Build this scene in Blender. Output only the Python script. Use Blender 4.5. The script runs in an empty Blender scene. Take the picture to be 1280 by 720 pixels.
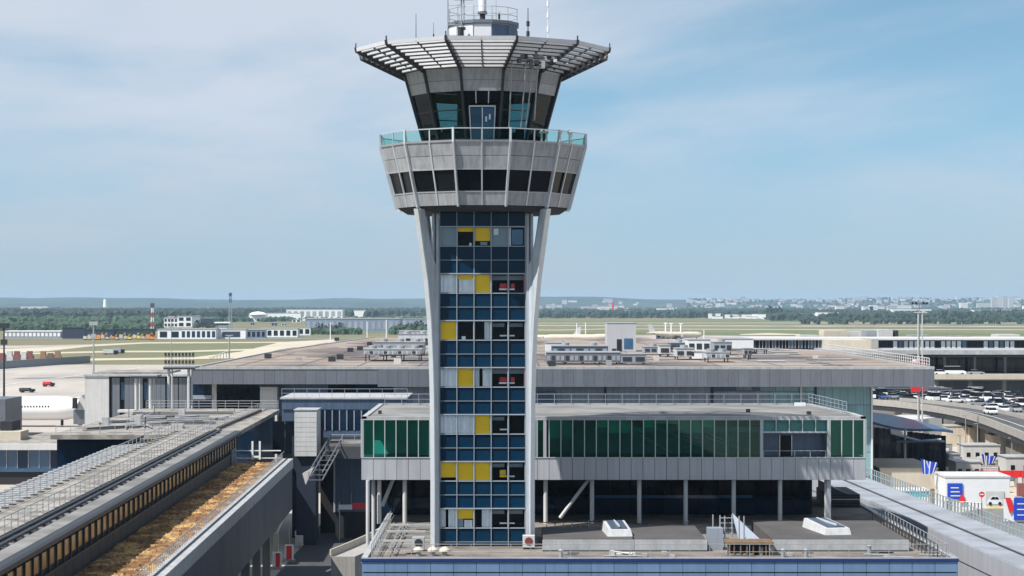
import bpy, math, random
from mathutils import Vector, Matrix
random.seed(7)
S = bpy.context.scene
C = S.collection
EYE = 30.0
F = 2560.0
R = math.radians

# ------------------------------------------------------------------ camera, world, sun, exposure
cd = bpy.data.cameras.new('camera')
cam = bpy.data.objects.new('camera', cd); C.objects.link(cam)
cam.location = (0, 0, EYE); cam.rotation_euler = (R(90), 0, 0)
cd.sensor_width = 36; cd.lens = 72; cd.shift_y = 20 / 1280
cd.clip_start = 0.5; cd.clip_end = 60000
S.camera = cam
SUNV = Vector((-1.42, -1.0, 2.27)).normalized()
elev = math.asin(SUNV.z); azim = math.atan2(SUNV.x, SUNV.y)
w = bpy.data.worlds.new('World'); S.world = w; w.use_nodes = True
nt = w.node_tree; nt.nodes.clear()
out = nt.nodes.new('ShaderNodeOutputWorld'); bg = nt.nodes.new('ShaderNodeBackground')
sky = nt.nodes.new('ShaderNodeTexSky'); sky.sky_type = 'NISHITA'; sky.sun_disc = False
sky.sun_elevation = elev; sky.sun_rotation = azim % (2 * math.pi)
sky.air_density = 1.0; sky.dust_density = 0.6; sky.ozone_density = 2.2; sky.altitude = 100
bg.inputs['Strength'].default_value = 0.082
tc = nt.nodes.new('ShaderNodeTexCoord')
mp = nt.nodes.new('ShaderNodeMapping'); mp.inputs['Scale'].default_value = (0.7, 0.7, 2.6); mp.inputs['Rotation'].default_value = (0, R(8), 0)
mp.inputs['Location'].default_value = (5.0446, 2.1251, 0.2147)
n1 = nt.nodes.new('ShaderNodeTexNoise'); n1.inputs['Scale'].default_value = 3.4; n1.inputs['Detail'].default_value = 7; n1.inputs['Roughness'].default_value = 0.52; n1.inputs['Distortion'].default_value = 0.35
rmp = nt.nodes.new('ShaderNodeMapRange'); rmp.inputs[1].default_value = 0.40; rmp.inputs[2].default_value = 0.62; rmp.inputs[3].default_value = 0.0; rmp.inputs[4].default_value = 0.85
rmp.interpolation_type = 'SMOOTHSTEP'
mixc = nt.nodes.new('ShaderNodeMix'); mixc.data_type = 'RGBA'
mixc.inputs[7].default_value = (5.7, 6.1, 6.9, 1)
sat = nt.nodes.new('ShaderNodeMix'); sat.data_type = 'RGBA'; sat.blend_type = 'MULTIPLY'; sat.inputs[0].default_value = 1
sat.inputs[7].default_value = (1.42, 1.60, 1.36, 1)
L = nt.links.new
# dusty grey-blue layer that lies along the whole horizon
hx = nt.nodes.new('ShaderNodeSeparateXYZ'); hr = nt.nodes.new('ShaderNodeMapRange'); hr.interpolation_type = 'SMOOTHSTEP'
hr.inputs[1].default_value = -0.02; hr.inputs[2].default_value = 0.105; hr.inputs[3].default_value = 0.95; hr.inputs[4].default_value = 0.0
hm = nt.nodes.new('ShaderNodeMix'); hm.data_type = 'RGBA'; hm.inputs[7].default_value = (3.7, 4.4, 5.05, 1)
L(tc.outputs['Generated'], hx.inputs[0]); L(hx.outputs[2], hr.inputs[0]); L(hr.outputs[0], hm.inputs[0])
sp = nt.nodes.new('ShaderNodeVectorMath'); sp.operation = 'MULTIPLY_ADD'; sp.inputs[1].default_value = (1, 1, 1.25); sp.inputs[2].default_value = (0, 0, 0.16)
L(tc.outputs['Generated'], sp.inputs[0]); L(sp.outputs[0], sky.inputs[0])
L(tc.outputs['Generated'], mp.inputs[0]); L(mp.outputs[0], n1.inputs['Vector']); L(n1.outputs['Fac'], rmp.inputs[0])
L(sky.outputs[0], sat.inputs[6]); L(sat.outputs[2], mixc.inputs[6]); L(rmp.outputs[0], mixc.inputs[0]); L(mixc.outputs[2], hm.inputs[6]); L(hm.outputs[2], bg.inputs['Color']); L(bg.outputs[0], out.inputs[0])
sd = bpy.data.lights.new('sun', 'SUN'); sd.energy = 5.0; sd.angle = R(0.5); sd.color = (1.0, 0.975, 0.935)
sun = bpy.data.objects.new('sun', sd); C.objects.link(sun); sun.location = (-150, -100, 300)
sun.rotation_euler = SUNV.to_track_quat('Z', 'Y').to_euler()
S.view_settings.view_transform = 'Standard'; S.view_settings.look = 'None'
S.view_settings.exposure = 0.55; S.view_settings.gamma = 1.0
S.cycles.max_bounces = 8; S.cycles.transparent_max_bounces = 24; S.cycles.volume_bounces = 0

def PX(x, D): return (x - 640) / F * D
def PZ(y, D): return EYE - (y - 380) / F * D

# ------------------------------------------------------------------ materials
M = {}
def mat(name, col, rough=0.6, metal=0.0, var=0.12, scale=0.6, rand=0.0, streak=0.0, bump=0.0, bscale=8.0, spec=0.5, coat=0.0, sy=1.0, col2=None, c2scale=0.2, c2lo=0.45, c2hi=0.6):
    m = bpy.data.materials.new(name); m.use_nodes = True
    t = m.node_tree; b = t.nodes['Principled BSDF']; l = t.links.new
    b.inputs['Roughness'].default_value = rough; b.inputs['Metallic'].default_value = metal
    b.inputs['Specular IOR Level'].default_value = spec; b.inputs['Coat Weight'].default_value = coat
    geo = t.nodes.new('ShaderNodeNewGeometry')
    mpn = t.nodes.new('ShaderNodeMapping'); mpn.inputs['Scale'].default_value = (1, sy, 1)
    l(geo.outputs['Position'], mpn.inputs[0])
    def mx(a, bb, fac, mode='MIX'):
        x = t.nodes.new('ShaderNodeMix'); x.data_type = 'RGBA'; x.blend_type = mode
        for s, v in ((6, a), (7, bb), (0, fac)):
            if hasattr(v, 'is_output'): l(v, x.inputs[s])
            else: x.inputs[s].default_value = v if s == 0 else (*v, 1)
        return x.outputs[2]
    cur = col
    if col2:
        n = t.nodes.new('ShaderNodeTexNoise'); n.inputs['Scale'].default_value = c2scale; n.inputs['Detail'].default_value = 5
        l(mpn.outputs[0], n.inputs['Vector'])
        r = t.nodes.new('ShaderNodeMapRange'); r.inputs[1].default_value = c2lo; r.inputs[2].default_value = c2hi; l(n.outputs['Fac'], r.inputs[0])
        cur = mx(col, col2, r.outputs[0])
    if var:
        n = t.nodes.new('ShaderNodeTexNoise'); n.inputs['Scale'].default_value = scale; n.inputs['Detail'].default_value = 8; n.inputs['Roughness'].default_value = 0.65
        l(mpn.outputs[0], n.inputs['Vector'])
        r = t.nodes.new('ShaderNodeMapRange'); r.inputs[1].default_value = 0.3; r.inputs[2].default_value = 0.7
        r.inputs[3].default_value = 1 - var; r.inputs[4].default_value = 1 + var; l(n.outputs['Fac'], r.inputs[0])
        cb = t.nodes.new('ShaderNodeCombineColor')
        for i in range(3): l(r.outputs[0], cb.inputs[i])
        cur = mx(cur, cb.outputs[0], 1.0, 'MULTIPLY')
    if streak:
        mp2 = t.nodes.new('ShaderNodeMapping'); mp2.inputs['Scale'].default_value = (3.0, 3.0, 0.12); l(geo.outputs['Position'], mp2.inputs[0])
        n = t.nodes.new('ShaderNodeTexNoise'); n.inputs['Scale'].default_value = 1.3; n.inputs['Detail'].default_value = 6; l(mp2.outputs[0], n.inputs['Vector'])
        r = t.nodes.new('ShaderNodeMapRange'); r.inputs[1].default_value = 0.42; r.inputs[2].default_value = 0.72
        r.inputs[3].default_value = 1.0; r.inputs[4].default_value = 1 - streak; l(n.outputs['Fac'], r.inputs[0])
        cb = t.nodes.new('ShaderNodeCombineColor')
        for i in range(3): l(r.outputs[0], cb.inputs[i])
        cur = mx(cur, cb.outputs[0], 1.0, 'MULTIPLY')
    if rand:
        oi = t.nodes.new('ShaderNodeObjectInfo')
        r = t.nodes.new('ShaderNodeMapRange'); r.inputs[3].default_value = 1 - rand; r.inputs[4].default_value = 1 + rand; l(oi.outputs['Random'], r.inputs[0])
        cb = t.nodes.new('ShaderNodeCombineColor')
        for i in range(3): l(r.outputs[0], cb.inputs[i])
        cur = mx(cur, cb.outputs[0], 1.0, 'MULTIPLY')
    if hasattr(cur, 'is_output'): l(cur, b.inputs['Base Color'])
    else: b.inputs['Base Color'].default_value = (*cur, 1)
    if bump:
        n = t.nodes.new('ShaderNodeTexNoise'); n.inputs['Scale'].default_value = bscale; n.inputs['Detail'].default_value = 4; l(mpn.outputs[0], n.inputs['Vector'])
        bp = t.nodes.new('ShaderNodeBump'); bp.inputs['Strength'].default_value = bump; bp.inputs['Distance'].default_value = 0.1
        l(n.outputs['Fac'], bp.inputs['Height']); l(bp.outputs[0], b.inputs['Normal'])
    M[name] = m; return m
def glass(name, tint, transp, gloss_col=(0.8, 0.9, 1.0), rough=0.03, wav=0.0, ior=1.6):
    """tinted pane: fresnel reflection over a tinted see-through body"""
    m = bpy.data.materials.new(name); m.use_nodes = True; t = m.node_tree; t.nodes.clear(); l = t.links.new
    o = t.nodes.new('ShaderNodeOutputMaterial'); tr = t.nodes.new('ShaderNodeBsdfTransparent'); tr.inputs[0].default_value = (*[c * transp for c in tint], 1)
    gl = t.nodes.new('ShaderNodeBsdfGlossy'); gl.inputs['Color'].default_value = (*gloss_col, 1); gl.inputs['Roughness'].default_value = rough
    fr = t.nodes.new('ShaderNodeFresnel'); fr.inputs[0].default_value = ior
    mx = t.nodes.new('ShaderNodeMixShader'); l(fr.outputs[0], mx.inputs[0]); l(tr.outputs[0], mx.inputs[1]); l(gl.outputs[0], mx.inputs[2]); l(mx.outputs[0], o.inputs[0])
    if wav:
        n = t.nodes.new('ShaderNodeTexNoise'); n.inputs['Scale'].default_value = 0.7
        g = t.nodes.new('ShaderNodeNewGeometry'); l(g.outputs['Position'], n.inputs['Vector'])
        bp = t.nodes.new('ShaderNodeBump'); bp.inputs['Strength'].default_value = wav; l(n.outputs['Fac'], bp.inputs['Height']); l(bp.outputs[0], gl.inputs['Normal'])
    M[name] = m; return m

mat('tower_white', (0.42, 0.45, 0.49), 0.55, 0.0, 0.1, 0.8, streak=0.35)
mat('tower_panel', (0.35, 0.352, 0.37), 0.5, 0.1, 0.1, 1.2, rand=0.11, streak=0.3)
mat('alu', (0.62, 0.64, 0.67), 0.4, 0.5, 0.05, 2.0)
mat('slat_white', (0.58, 0.58, 0.60), 0.45, 0.0, 0.05, 2.0, rand=0.05)
mat('dark_steel', (0.035, 0.037, 0.042), 0.5, 0.3, 0.1)
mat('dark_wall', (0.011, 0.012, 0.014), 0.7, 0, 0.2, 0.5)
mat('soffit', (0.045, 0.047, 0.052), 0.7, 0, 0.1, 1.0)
mat('black', (0.006, 0.006, 0.007), 0.8, 0, 0)
mat('navy_panel', (0.002, 0.021, 0.048), 0.12, 0.0, 0.15, 0.35, rand=0.16, spec=0.16)
mat('blind_yellow', (0.97, 0.60, 0.003), 0.6, 0, 0.04, 2, rand=0.04)
mat('pale_paint', (0.50, 0.50, 0.50), 0.5, 0, 0.1, 1.0, streak=0.15)
mat('curtain', (0.88, 0.90, 0.91), 0.8, 0, 0.06, 3.0, streak=0.2)
mat('blind_grey', (0.25, 0.32, 0.36), 0.7, 0, 0.05)
mat('red_paint', (0.62, 0.02, 0.025), 0.4, 0, 0.08)
mat('yellow_paint', (0.78, 0.52, 0.03), 0.45, 0, 0.08)
mat('orange_paint', (0.72, 0.26, 0.03), 0.45, 0, 0.15)
mat('blue_paint', (0.012, 0.05, 0.42), 0.45, 0, 0.05)
mat('cyan_paint', (0.02, 0.40, 0.55), 0.3, 0, 0.2, 0.8)
mat('white_paint', (0.66, 0.67, 0.68), 0.4, 0, 0.04, 1.0, rand=0.04)
mat('off_white', (0.50, 0.49, 0.475), 0.6, 0, 0.08, 0.4, streak=0.12)
mat('cream', (0.50, 0.44, 0.35), 0.7, 0, 0.1, 0.4, streak=0.1)
mat('concrete', (0.33, 0.31, 0.285), 0.85, 0, 0.12, 0.5, streak=0.25, bump=0.2)
mat('light_band', (0.42, 0.42, 0.445), 0.45, 0.2, 0.05, 0.5, rand=0.05, streak=0.15)
mat('fascia_grey', (0.16, 0.172, 0.195), 0.4, 0.3, 0.06, 0.4, rand=0.08, streak=0.15)
mat('clad_grey', (0.29, 0.32, 0.37), 0.45, 0.2, 0.06, 0.5, rand=0.07, streak=0.15)
mat('clad_blue_grey', (0.085, 0.12, 0.18), 0.4, 0.3, 0.08, 0.4, rand=0.08, streak=0.2)
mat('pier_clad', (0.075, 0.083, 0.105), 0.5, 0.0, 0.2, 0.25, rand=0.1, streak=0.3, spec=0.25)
mat('gravel_roof', (0.195, 0.168, 0.142), 0.95, 0, 0.28, 0.6, bump=0.5, bscale=14, col2=(0.13, 0.11, 0.095), c2scale=0.35, c2lo=0.42, c2hi=0.6)
mat('terminal_gravel', (0.245, 0.195, 0.16), 0.95, 0, 0.22, 0.07, bump=0.3, bscale=6, sy=0.25, col2=(0.13, 0.10, 0.09), c2scale=0.05, c2lo=0.48, c2hi=0.58)
mat('felt_roof', (0.070, 0.064, 0.062), 0.9, 0, 0.2, 0.5, bump=0.3, bscale=10, col2=(0.06, 0.055, 0.053), c2scale=0.4)
mat('felt_grey', (0.20, 0.193, 0.183), 0.85, 0, 0.3, 0.5, col2=(0.125, 0.118, 0.11), c2scale=0.25)
mat('dull_red', (0.20, 0.065, 0.06), 0.6, 0, 0.1)
mat('dull_orange', (0.26, 0.14, 0.07), 0.6, 0, 0.1)
mat('pier_roof', (0.275, 0.25, 0.22), 0.85, 0, 0.28, 0.6, bump=0.3, col2=(0.165, 0.148, 0.13), c2scale=0.45, c2lo=0.46, c2hi=0.58)
mat('coping', (0.38, 0.38, 0.38), 0.5, 0.1, 0.2, 0.9, streak=0.15)
mat('sedum', (0.24, 0.13, 0.05), 0.95, 0, 0.4, 2.2, bump=0.8, bscale=6, col2=(0.11, 0.06, 0.028), c2scale=0.55, c2lo=0.42, c2hi=0.56)
mat('sedum_pale', (0.40, 0.25, 0.10), 0.95, 0, 0.45, 2.0, col2=(0.17, 0.08, 0.03), c2scale=0.5, c2lo=0.42, c2hi=0.55)
mat('blue_clad', (0.15, 0.235, 0.37), 0.35, 0.2, 0.06, 0.6, rand=0.08, streak=0.12)
mat('blue_cap', (0.012, 0.03, 0.13), 0.4, 0.1, 0.05)
mat('steel', (0.45, 0.46, 0.47), 0.4, 0.6, 0.08, 2.0)
mat('galv', (0.34, 0.35, 0.36), 0.5, 0.4, 0.12, 1.5)
mat('unit_grey', (0.50, 0.52, 0.53), 0.5, 0.1, 0.1, 0.6, streak=0.25)
mat('wood', (0.16, 0.10, 0.055), 0.8, 0, 0.25, 2.0, streak=0.3)
mat('asphalt', (0.075, 0.073, 0.072), 0.9, 0, 0.15, 0.3, col2=(0.055, 0.053, 0.052), c2scale=0.15)
mat('asphalt_pale', (0.15, 0.142, 0.135), 0.9, 0, 0.12, 0.2, col2=(0.17, 0.16, 0.15), c2scale=0.1)
mat('apron', (0.37, 0.325, 0.285), 0.9, 0, 0.16, 0.03, sy=0.3, col2=(0.26, 0.235, 0.215), c2scale=0.02)
mat('paving', (0.44, 0.385, 0.31), 0.9, 0, 0.14, 0.15, col2=(0.42, 0.36, 0.29), c2scale=0.08)
mat('taxi', (0.44, 0.38, 0.29), 0.9, 0, 0.1, 0.01)
mat('marking', (0.75, 0.75, 0.72), 0.7, 0, 0.08)
mat('plane_white', (0.82, 0.81, 0.79), 0.3, 0, 0.03, 0.2, coat=0.3)
mat('window_dark', (0.006, 0.008, 0.012), 0.06, 0, 0.1, 0.3, spec=0.16, rand=0.3)
mat('window_navy', (0.005, 0.017, 0.04), 0.06, 0, 0.2, 0.25, spec=0.3, rand=0.35)
mat('window_blue', (0.03, 0.09, 0.17), 0.08, 0, 0.2, 0.3, spec=0.7, rand=0.3)
mat('green_frame', (0.42, 0.50, 0.47), 0.4, 0.3, 0.05)
mat('green_blind', (0.10, 0.42, 0.34), 0.7, 0, 0.1, 1.0, rand=0.2)
mat('teal_dark', (0.07, 0.30, 0.26), 0.6, 0, 0.4, 0.25)  # teal reflection of the office glass put into the inner wall colour
mat('mullion_grey', (0.34, 0.38, 0.42), 0.45, 0.3, 0.05)
mat('teal_clad', (0.20, 0.34, 0.36), 0.25, 0.1, 0.12, 0.3, rand=0.1, streak=0.15)
mat('terminal_strip', (0.33, 0.33, 0.34), 0.85, 0, 0.1, 0.1)
mat('fascia_pale', (0.40, 0.40, 0.42), 0.6, 0, 0.06, 0.2, streak=0.1)
mat('blind_slab', (0.50, 0.53, 0.55), 0.5, 0, 0.1, 0.5, rand=0.2)
mat('cream_yellow', (0.75, 0.65, 0.33), 0.6)
mat('pav_roof', (0.055, 0.10, 0.19), 0.35, 0.2, 0.25, 0.4)
mat('asphalt_dark', (0.045, 0.046, 0.05), 0.9, 0, 0.2, 0.3)
mat('grass_field', (0.155, 0.13, 0.06), 0.95, 0, 0.16, 0.01, sy=0.3, col2=(0.12, 0.125, 0.05), c2scale=0.006, c2lo=0.4, c2hi=0.6)
mat('grass_green', (0.10, 0.13, 0.045), 0.95, 0, 0.15, 0.01, sy=0.3)
mat('hill_wood', (0.018, 0.036, 0.03), 0.95, 0, 0.35, 0.006, sy=0.4, col2=(0.04, 0.06, 0.035), c2scale=0.002)
hz = bpy.data.materials.new('haze'); hz.use_nodes = True; ht = hz.node_tree; ht.nodes.clear()
ho = ht.nodes.new('ShaderNodeOutputMaterial'); hv = ht.nodes.new('ShaderNodeVolumePrincipled')
hv.inputs['Color'].default_value = (0.52, 0.74, 0.95, 1); hv.inputs['Density'].default_value = 0.000048
ht.links.new(hv.outputs[0], ho.inputs['Volume']); M['haze'] = hz
mat('gang_roof', (0.30, 0.315, 0.345), 0.55, 0.1, 0.08, 0.4, streak=0.0, col2=(0.24, 0.25, 0.27), c2scale=0.3)
mat('concrete_dark', (0.22, 0.20, 0.175), 0.85, 0, 0.2, 0.4, streak=0.35)
mat('fan_red', (0.16, 0.03, 0.03), 0.6, 0, 0.1)
mat('rubber', (0.02, 0.02, 0.02), 0.8, 0, 0)
mat('car_white', (0.75, 0.75, 0.75), 0.3, 0, 0.02, coat=0.6)
mat('car_silver', (0.42, 0.43, 0.45), 0.35, 0.5, 0.02, coat=0.5)
mat('car_dark', (0.025, 0.027, 0.032), 0.3, 0.1, 0.02, coat=0.6)
mat('car_grey', (0.14, 0.15, 0.16), 0.3, 0.3, 0.02, coat=0.6)
mat('car_red', (0.45, 0.02, 0.02), 0.3, 0, 0.02, coat=0.6)
mat('car_blue', (0.03, 0.08, 0.25), 0.3, 0.1, 0.02, coat=0.6)
mat('foliage', (0.028, 0.058, 0.024), 0.8, 0, 0.4, 0.12, rand=0.3)
mat('foliage_dark', (0.018, 0.038, 0.020), 0.8, 0, 0.45, 0.06, rand=0.3)
mat('bark', (0.10, 0.075, 0.055), 0.9, 0, 0.2)
mat('town_pale', (0.55, 0.52, 0.48), 0.7, 0, 0.06, 0.02, rand=0.25)
mat('town_roof', (0.33, 0.20, 0.15), 0.8, 0, 0.1, 0.05, rand=0.3)
mat('far_white', (0.74, 0.74, 0.73), 0.6, 0, 0.05, 0.02, rand=0.08)
mat('far_grey', (0.28, 0.30, 0.34), 0.5, 0.1, 0.1, 0.02, rand=0.12)
mat('far_blue', (0.20, 0.24, 0.33), 0.5, 0.2, 0.12, 0.02)
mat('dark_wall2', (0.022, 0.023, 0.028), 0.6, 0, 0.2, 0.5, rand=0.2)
mat('navy_shade', (0.012, 0.018, 0.035), 0.6, 0, 0.2, 0.5)
mat('window_sun', (0.20, 0.145, 0.055), 0.2, 0.5, 0.25, 0.6, rand=0.4)  # reflection of the golden lower roof put into the pane colour
glass('rail_glass', (0.80, 0.95, 0.92), 0.97, ior=1.08)
glass('green_glass', (0.36, 0.80, 0.74), 0.97, wav=0.08, ior=1.35)
glass('clear_glass', (0.98, 0.99, 1.0), 0.99, ior=1.14)
glass('cab_glass', (0.62, 0.82, 0.84), 0.78, wav=0.03, ior=1.25)

# ------------------------------------------------------------------ object helpers
FR = {}
def wl(o):
    v = Vector((0, 0, 0))
    while o is not None:
        if FR.get(o.name) == 'local': return v
        v = v + Vector(o.location); o = o.parent
    return v
def tag(o, label=None, cat=None, group=None, kind=None):
    if label: o['label'] = label
    if cat: o['category'] = cat
    if group: o['group'] = group
    if kind: o['kind'] = kind
    return o
def thing(name, label, cat, loc=(0, 0, 0), rz=0.0, group=None, frame='world'):
    o = bpy.data.objects.new(name, None); C.objects.link(o); o.location = loc; o.rotation_euler = (0, 0, rz)
    o.empty_display_size = 0.5
    if frame == 'local': FR[o.name] = 'local'
    return tag(o, label, cat, group)
class MB:
    def __init__(s): s.v = []; s.f = []
    def add(s, vs, fs):
        n = len(s.v); s.v += [tuple(v) for v in vs]; s.f += [tuple(i + n for i in f) for f in fs]; return s
    def box(s, x0, x1, y0, y1, z0, z1):
        return s.add([(x0, y0, z0), (x1, y0, z0), (x1, y1, z0), (x0, y1, z0), (x0, y0, z1), (x1, y0, z1), (x1, y1, z1), (x0, y1, z1)],
                     [(0, 3, 2, 1), (4, 5, 6, 7), (0, 1, 5, 4), (1, 2, 6, 5), (2, 3, 7, 6), (3, 0, 4, 7)])
    def hexa(s, a, b):  # two quads, a (4 pts) and b (4 pts)
        return s.add(list(a) + list(b), [(0, 3, 2, 1), (4, 5, 6, 7), (0, 1, 5, 4), (1, 2, 6, 5), (2, 3, 7, 6), (3, 0, 4, 7)])
    def prism(s, poly, z0, z1):
        n = len(poly)
        vs = [(x, y, z0) for x, y in poly] + [(x, y, z1) for x, y in poly]
        fs = [tuple(reversed(range(n))), tuple(range(n, 2 * n))] + [(i, (i + 1) % n, n + (i + 1) % n, n + i) for i in range(n)]
        return s.add(vs, fs)
    def extr(s, prof, o, ux, uz, uy, d0, d1):  # profile (a,b) -> o+a*ux+b*uz, extruded along uy
        n = len(prof); o = Vector(o); ux = Vector(ux); uz = Vector(uz); uy = Vector(uy)
        vs = [o + a * ux + b * uz + d0 * uy for a, b in prof] + [o + a * ux + b * uz + d1 * uy for a, b in prof]
        fs = [tuple(range(n)), tuple(reversed(range(n, 2 * n)))] + [((i + 1) % n, i, n + i, n + (i + 1) % n) for i in range(n)]
        return s.add(vs, fs)
    def tube(s, p0, p1, r, r1=None, n=8):
        p0 = Vector(p0); p1 = Vector(p1); r1 = r if r1 is None else r1
        d = (p1 - p0).normalized(); a = d.orthogonal().normalized(); b = d.cross(a)
        vs = [p0 + r * (a * math.cos(t) + b * math.sin(t)) for t in [2 * math.pi * i / n for i in range(n)]]
        vs += [p1 + r1 * (a * math.cos(t) + b * math.sin(t)) for t in [2 * math.pi * i / n for i in range(n)]]
        fs = [tuple(reversed(range(n))), tuple(range(n, 2 * n))] + [(i, (i + 1) % n, n + (i + 1) % n, n + i) for i in range(n)]
        return s.add(vs, fs)
    def lathe(s, cx, cy, prof, n=16):
        vs = []; fs = []; m = len(prof)
        for r, z in prof:
            for i in range(n): vs.append((cx + r * math.cos(2 * math.pi * i / n), cy + r * math.sin(2 * math.pi * i / n), z))
        for j in range(m - 1):
            for i in range(n): fs.append((j * n + i, j * n + (i + 1) % n, (j + 1) * n + (i + 1) % n, (j + 1) * n + i))
        fs.append(tuple(reversed(range(n)))); fs.append(tuple(range((m - 1) * n, m * n)))
        return s.add(vs, fs)
    def mesh(s, name, m, off=Vector((0, 0, 0)), smooth=False):
        me = bpy.data.meshes.new(name); me.from_pydata([tuple(Vector(v) - off) for v in s.v], [], s.f)
        me.materials.append(M[m]); me.validate()
        if smooth:
            for p in me.polygons: p.use_smooth = True
        return me
    def build(s, name, m, parent=None, smooth=False, bevel=0, loc=None):
        """verts in world coords (or in the frame of a rotated root)"""
        if parent is not None: off = wl(parent); o = bpy.data.objects.new(name, s.mesh(name, m, off, smooth)); o.parent = parent
        else:
            off = Vector(loc) if loc else Vector((0, 0, 0))
            o = bpy.data.objects.new(name, s.mesh(name, m, off, smooth)); o.location = off
        C.objects.link(o)
        if bevel:
            b = o.modifiers.new('bevel', 'BEVEL'); b.width = bevel; b.segments = 2; b.limit_method = 'ANGLE'
        return o
CACHE = {}
def piece(name, m, size, cen, parent, key=None, rz=0.0, mb=None, bev=0.0):
    """box (or given shape centred at the origin) sharing mesh data; cen in world coords"""
    k = (name, m, tuple(round(a, 3) for a in size), key)
    if k not in CACHE:
        a, b, c = [q / 2 for q in size]
        q = mb() if mb else MB().box(-a, a, -b, b, -c, c)
        CACHE[k] = q.mesh(name, m)
    o = bpy.data.objects.new(name, CACHE[k]); C.objects.link(o)
    if parent is not None: o.parent = parent; o.location = Vector(cen) - wl(parent)
    else: o.location = cen
    if rz: o.rotation_euler = (0, 0, rz)
    return o
def bx(name, m, x0, x1, y0, y1, z0, z1, parent, bevel=0):
    return MB().box(x0, x1, y0, y1, z0, z1).build(name, m, parent, bevel=bevel)
def panels(name, m, x0, x1, n, y, z0, z1, parent, t=0.08, gap=0.03):
    """n shared-mesh panels along X facing -Y, front face at y"""
    wdt = (x1 - x0) / n
    return [piece(name, m, (wdt - gap, t, z1 - z0 - gap), (x0 + (i + .5) * wdt, y + t / 2, (z0 + z1) / 2), parent) for i in range(n)]
def panels_y(name, m, x, y0, y1, n, z0, z1, parent, t=0.08, gap=0.03):
    wdt = (y1 - y0) / n
    return [piece(name, m, (t, wdt - gap, z1 - z0 - gap), (x, y0 + (i + .5) * wdt, (z0 + z1) / 2), parent) for i in range(n)]
def rail(parent, p0, p1, h, sp, m='galv', r=0.03, mid=1, posts=True):
    p0 = Vector(p0); p1 = Vector(p1); d = p1 - p0; n = max(1, round(d.length / sp))
    if posts:
        for i in range(n + 1):
            q = p0 + d * i / n
            piece('post', m, (r * 1.8, r * 1.8, h), (q.x, q.y, q.z + h / 2), parent)
    b = MB(); b.tube(p0 + Vector((0, 0, h)), p1 + Vector((0, 0, h)), r, n=6)
    for j in range(mid): b.tube(p0 + Vector((0, 0, h * (j + 1) / (mid + 1))), p1 + Vector((0, 0, h * (j + 1) / (mid + 1))), r * 0.7, n=5)
    b.build('handrail', m, parent)
def copytree(o, parent=None):
    c = o.copy(); C.objects.link(c)
    if parent is not None: c.parent = parent
    for ch in o.children: copytree(ch, c)
    return c
def grp(name, m, mb, label, cat, group=None, loc=None, kind=None, **k):
    return tag(mb.build(name, m, None, loc=loc, **k), label, cat, group, kind)
# ================================================================== CONTROL TOWER
CX, CY = -2.05, 146.0
tower = thing('control_tower', 'tall control tower with flared cab, louvred crown and blue glass shaft with yellow blinds', 'control tower', (CX, CY, 0))
FY = 142.9; SC = F / FY
def fz(y): return EYE - (y - 380) / SC
x0 = CX - 2.99; cw = 5.98 / 5
# core and side walls
bx('core', 'dark_wall', CX - 2.95, CX + 2.95, FY + 2.2, CY + 3.1, 0, 37.0, tower)
for s in (-1, 1):
    for k in range(22):
        zc = 1.6 * k + 0.8
        for j in range(2):
            piece('side_panel', 'tower_panel', (0.08, 2.9, 1.57), (CX + s * 3.02, FY + 1.9 + 2.93 * j, zc), tower)
lev = []
for k in range(7):
    lev.append((fz(283.5 + 58.7 * k), fz(308 + 58.7 * k)))
zbot = fz(685); ztop = fz(261)
# spandrel rows
rows = [(fz(261), fz(283.5))]
for k in range(7):
    b0 = 308 + 58.7 * k
    if k < 6: rows += [(fz(b0), fz(b0 + 17.1)), (fz(b0 + 17.1), fz(b0 + 34.2))]
    else: rows += [(fz(b0), fz(b0 + 17.1)), (fz(b0 + 17.1), fz(685))]
for (za, zb) in rows:
    for i in range(5):
        piece('spandrel_panel', 'navy_panel', (cw - 0.05, 0.06, za - zb - 0.04), (x0 + (i + .5) * cw, FY + 0.05, (za + zb) / 2), tower)
bx('plinth', 'light_band', CX - 3.1, CX + 3.1, FY - 0.05, FY + 1.0, 12.9, zbot - 0.02, tower)
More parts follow.
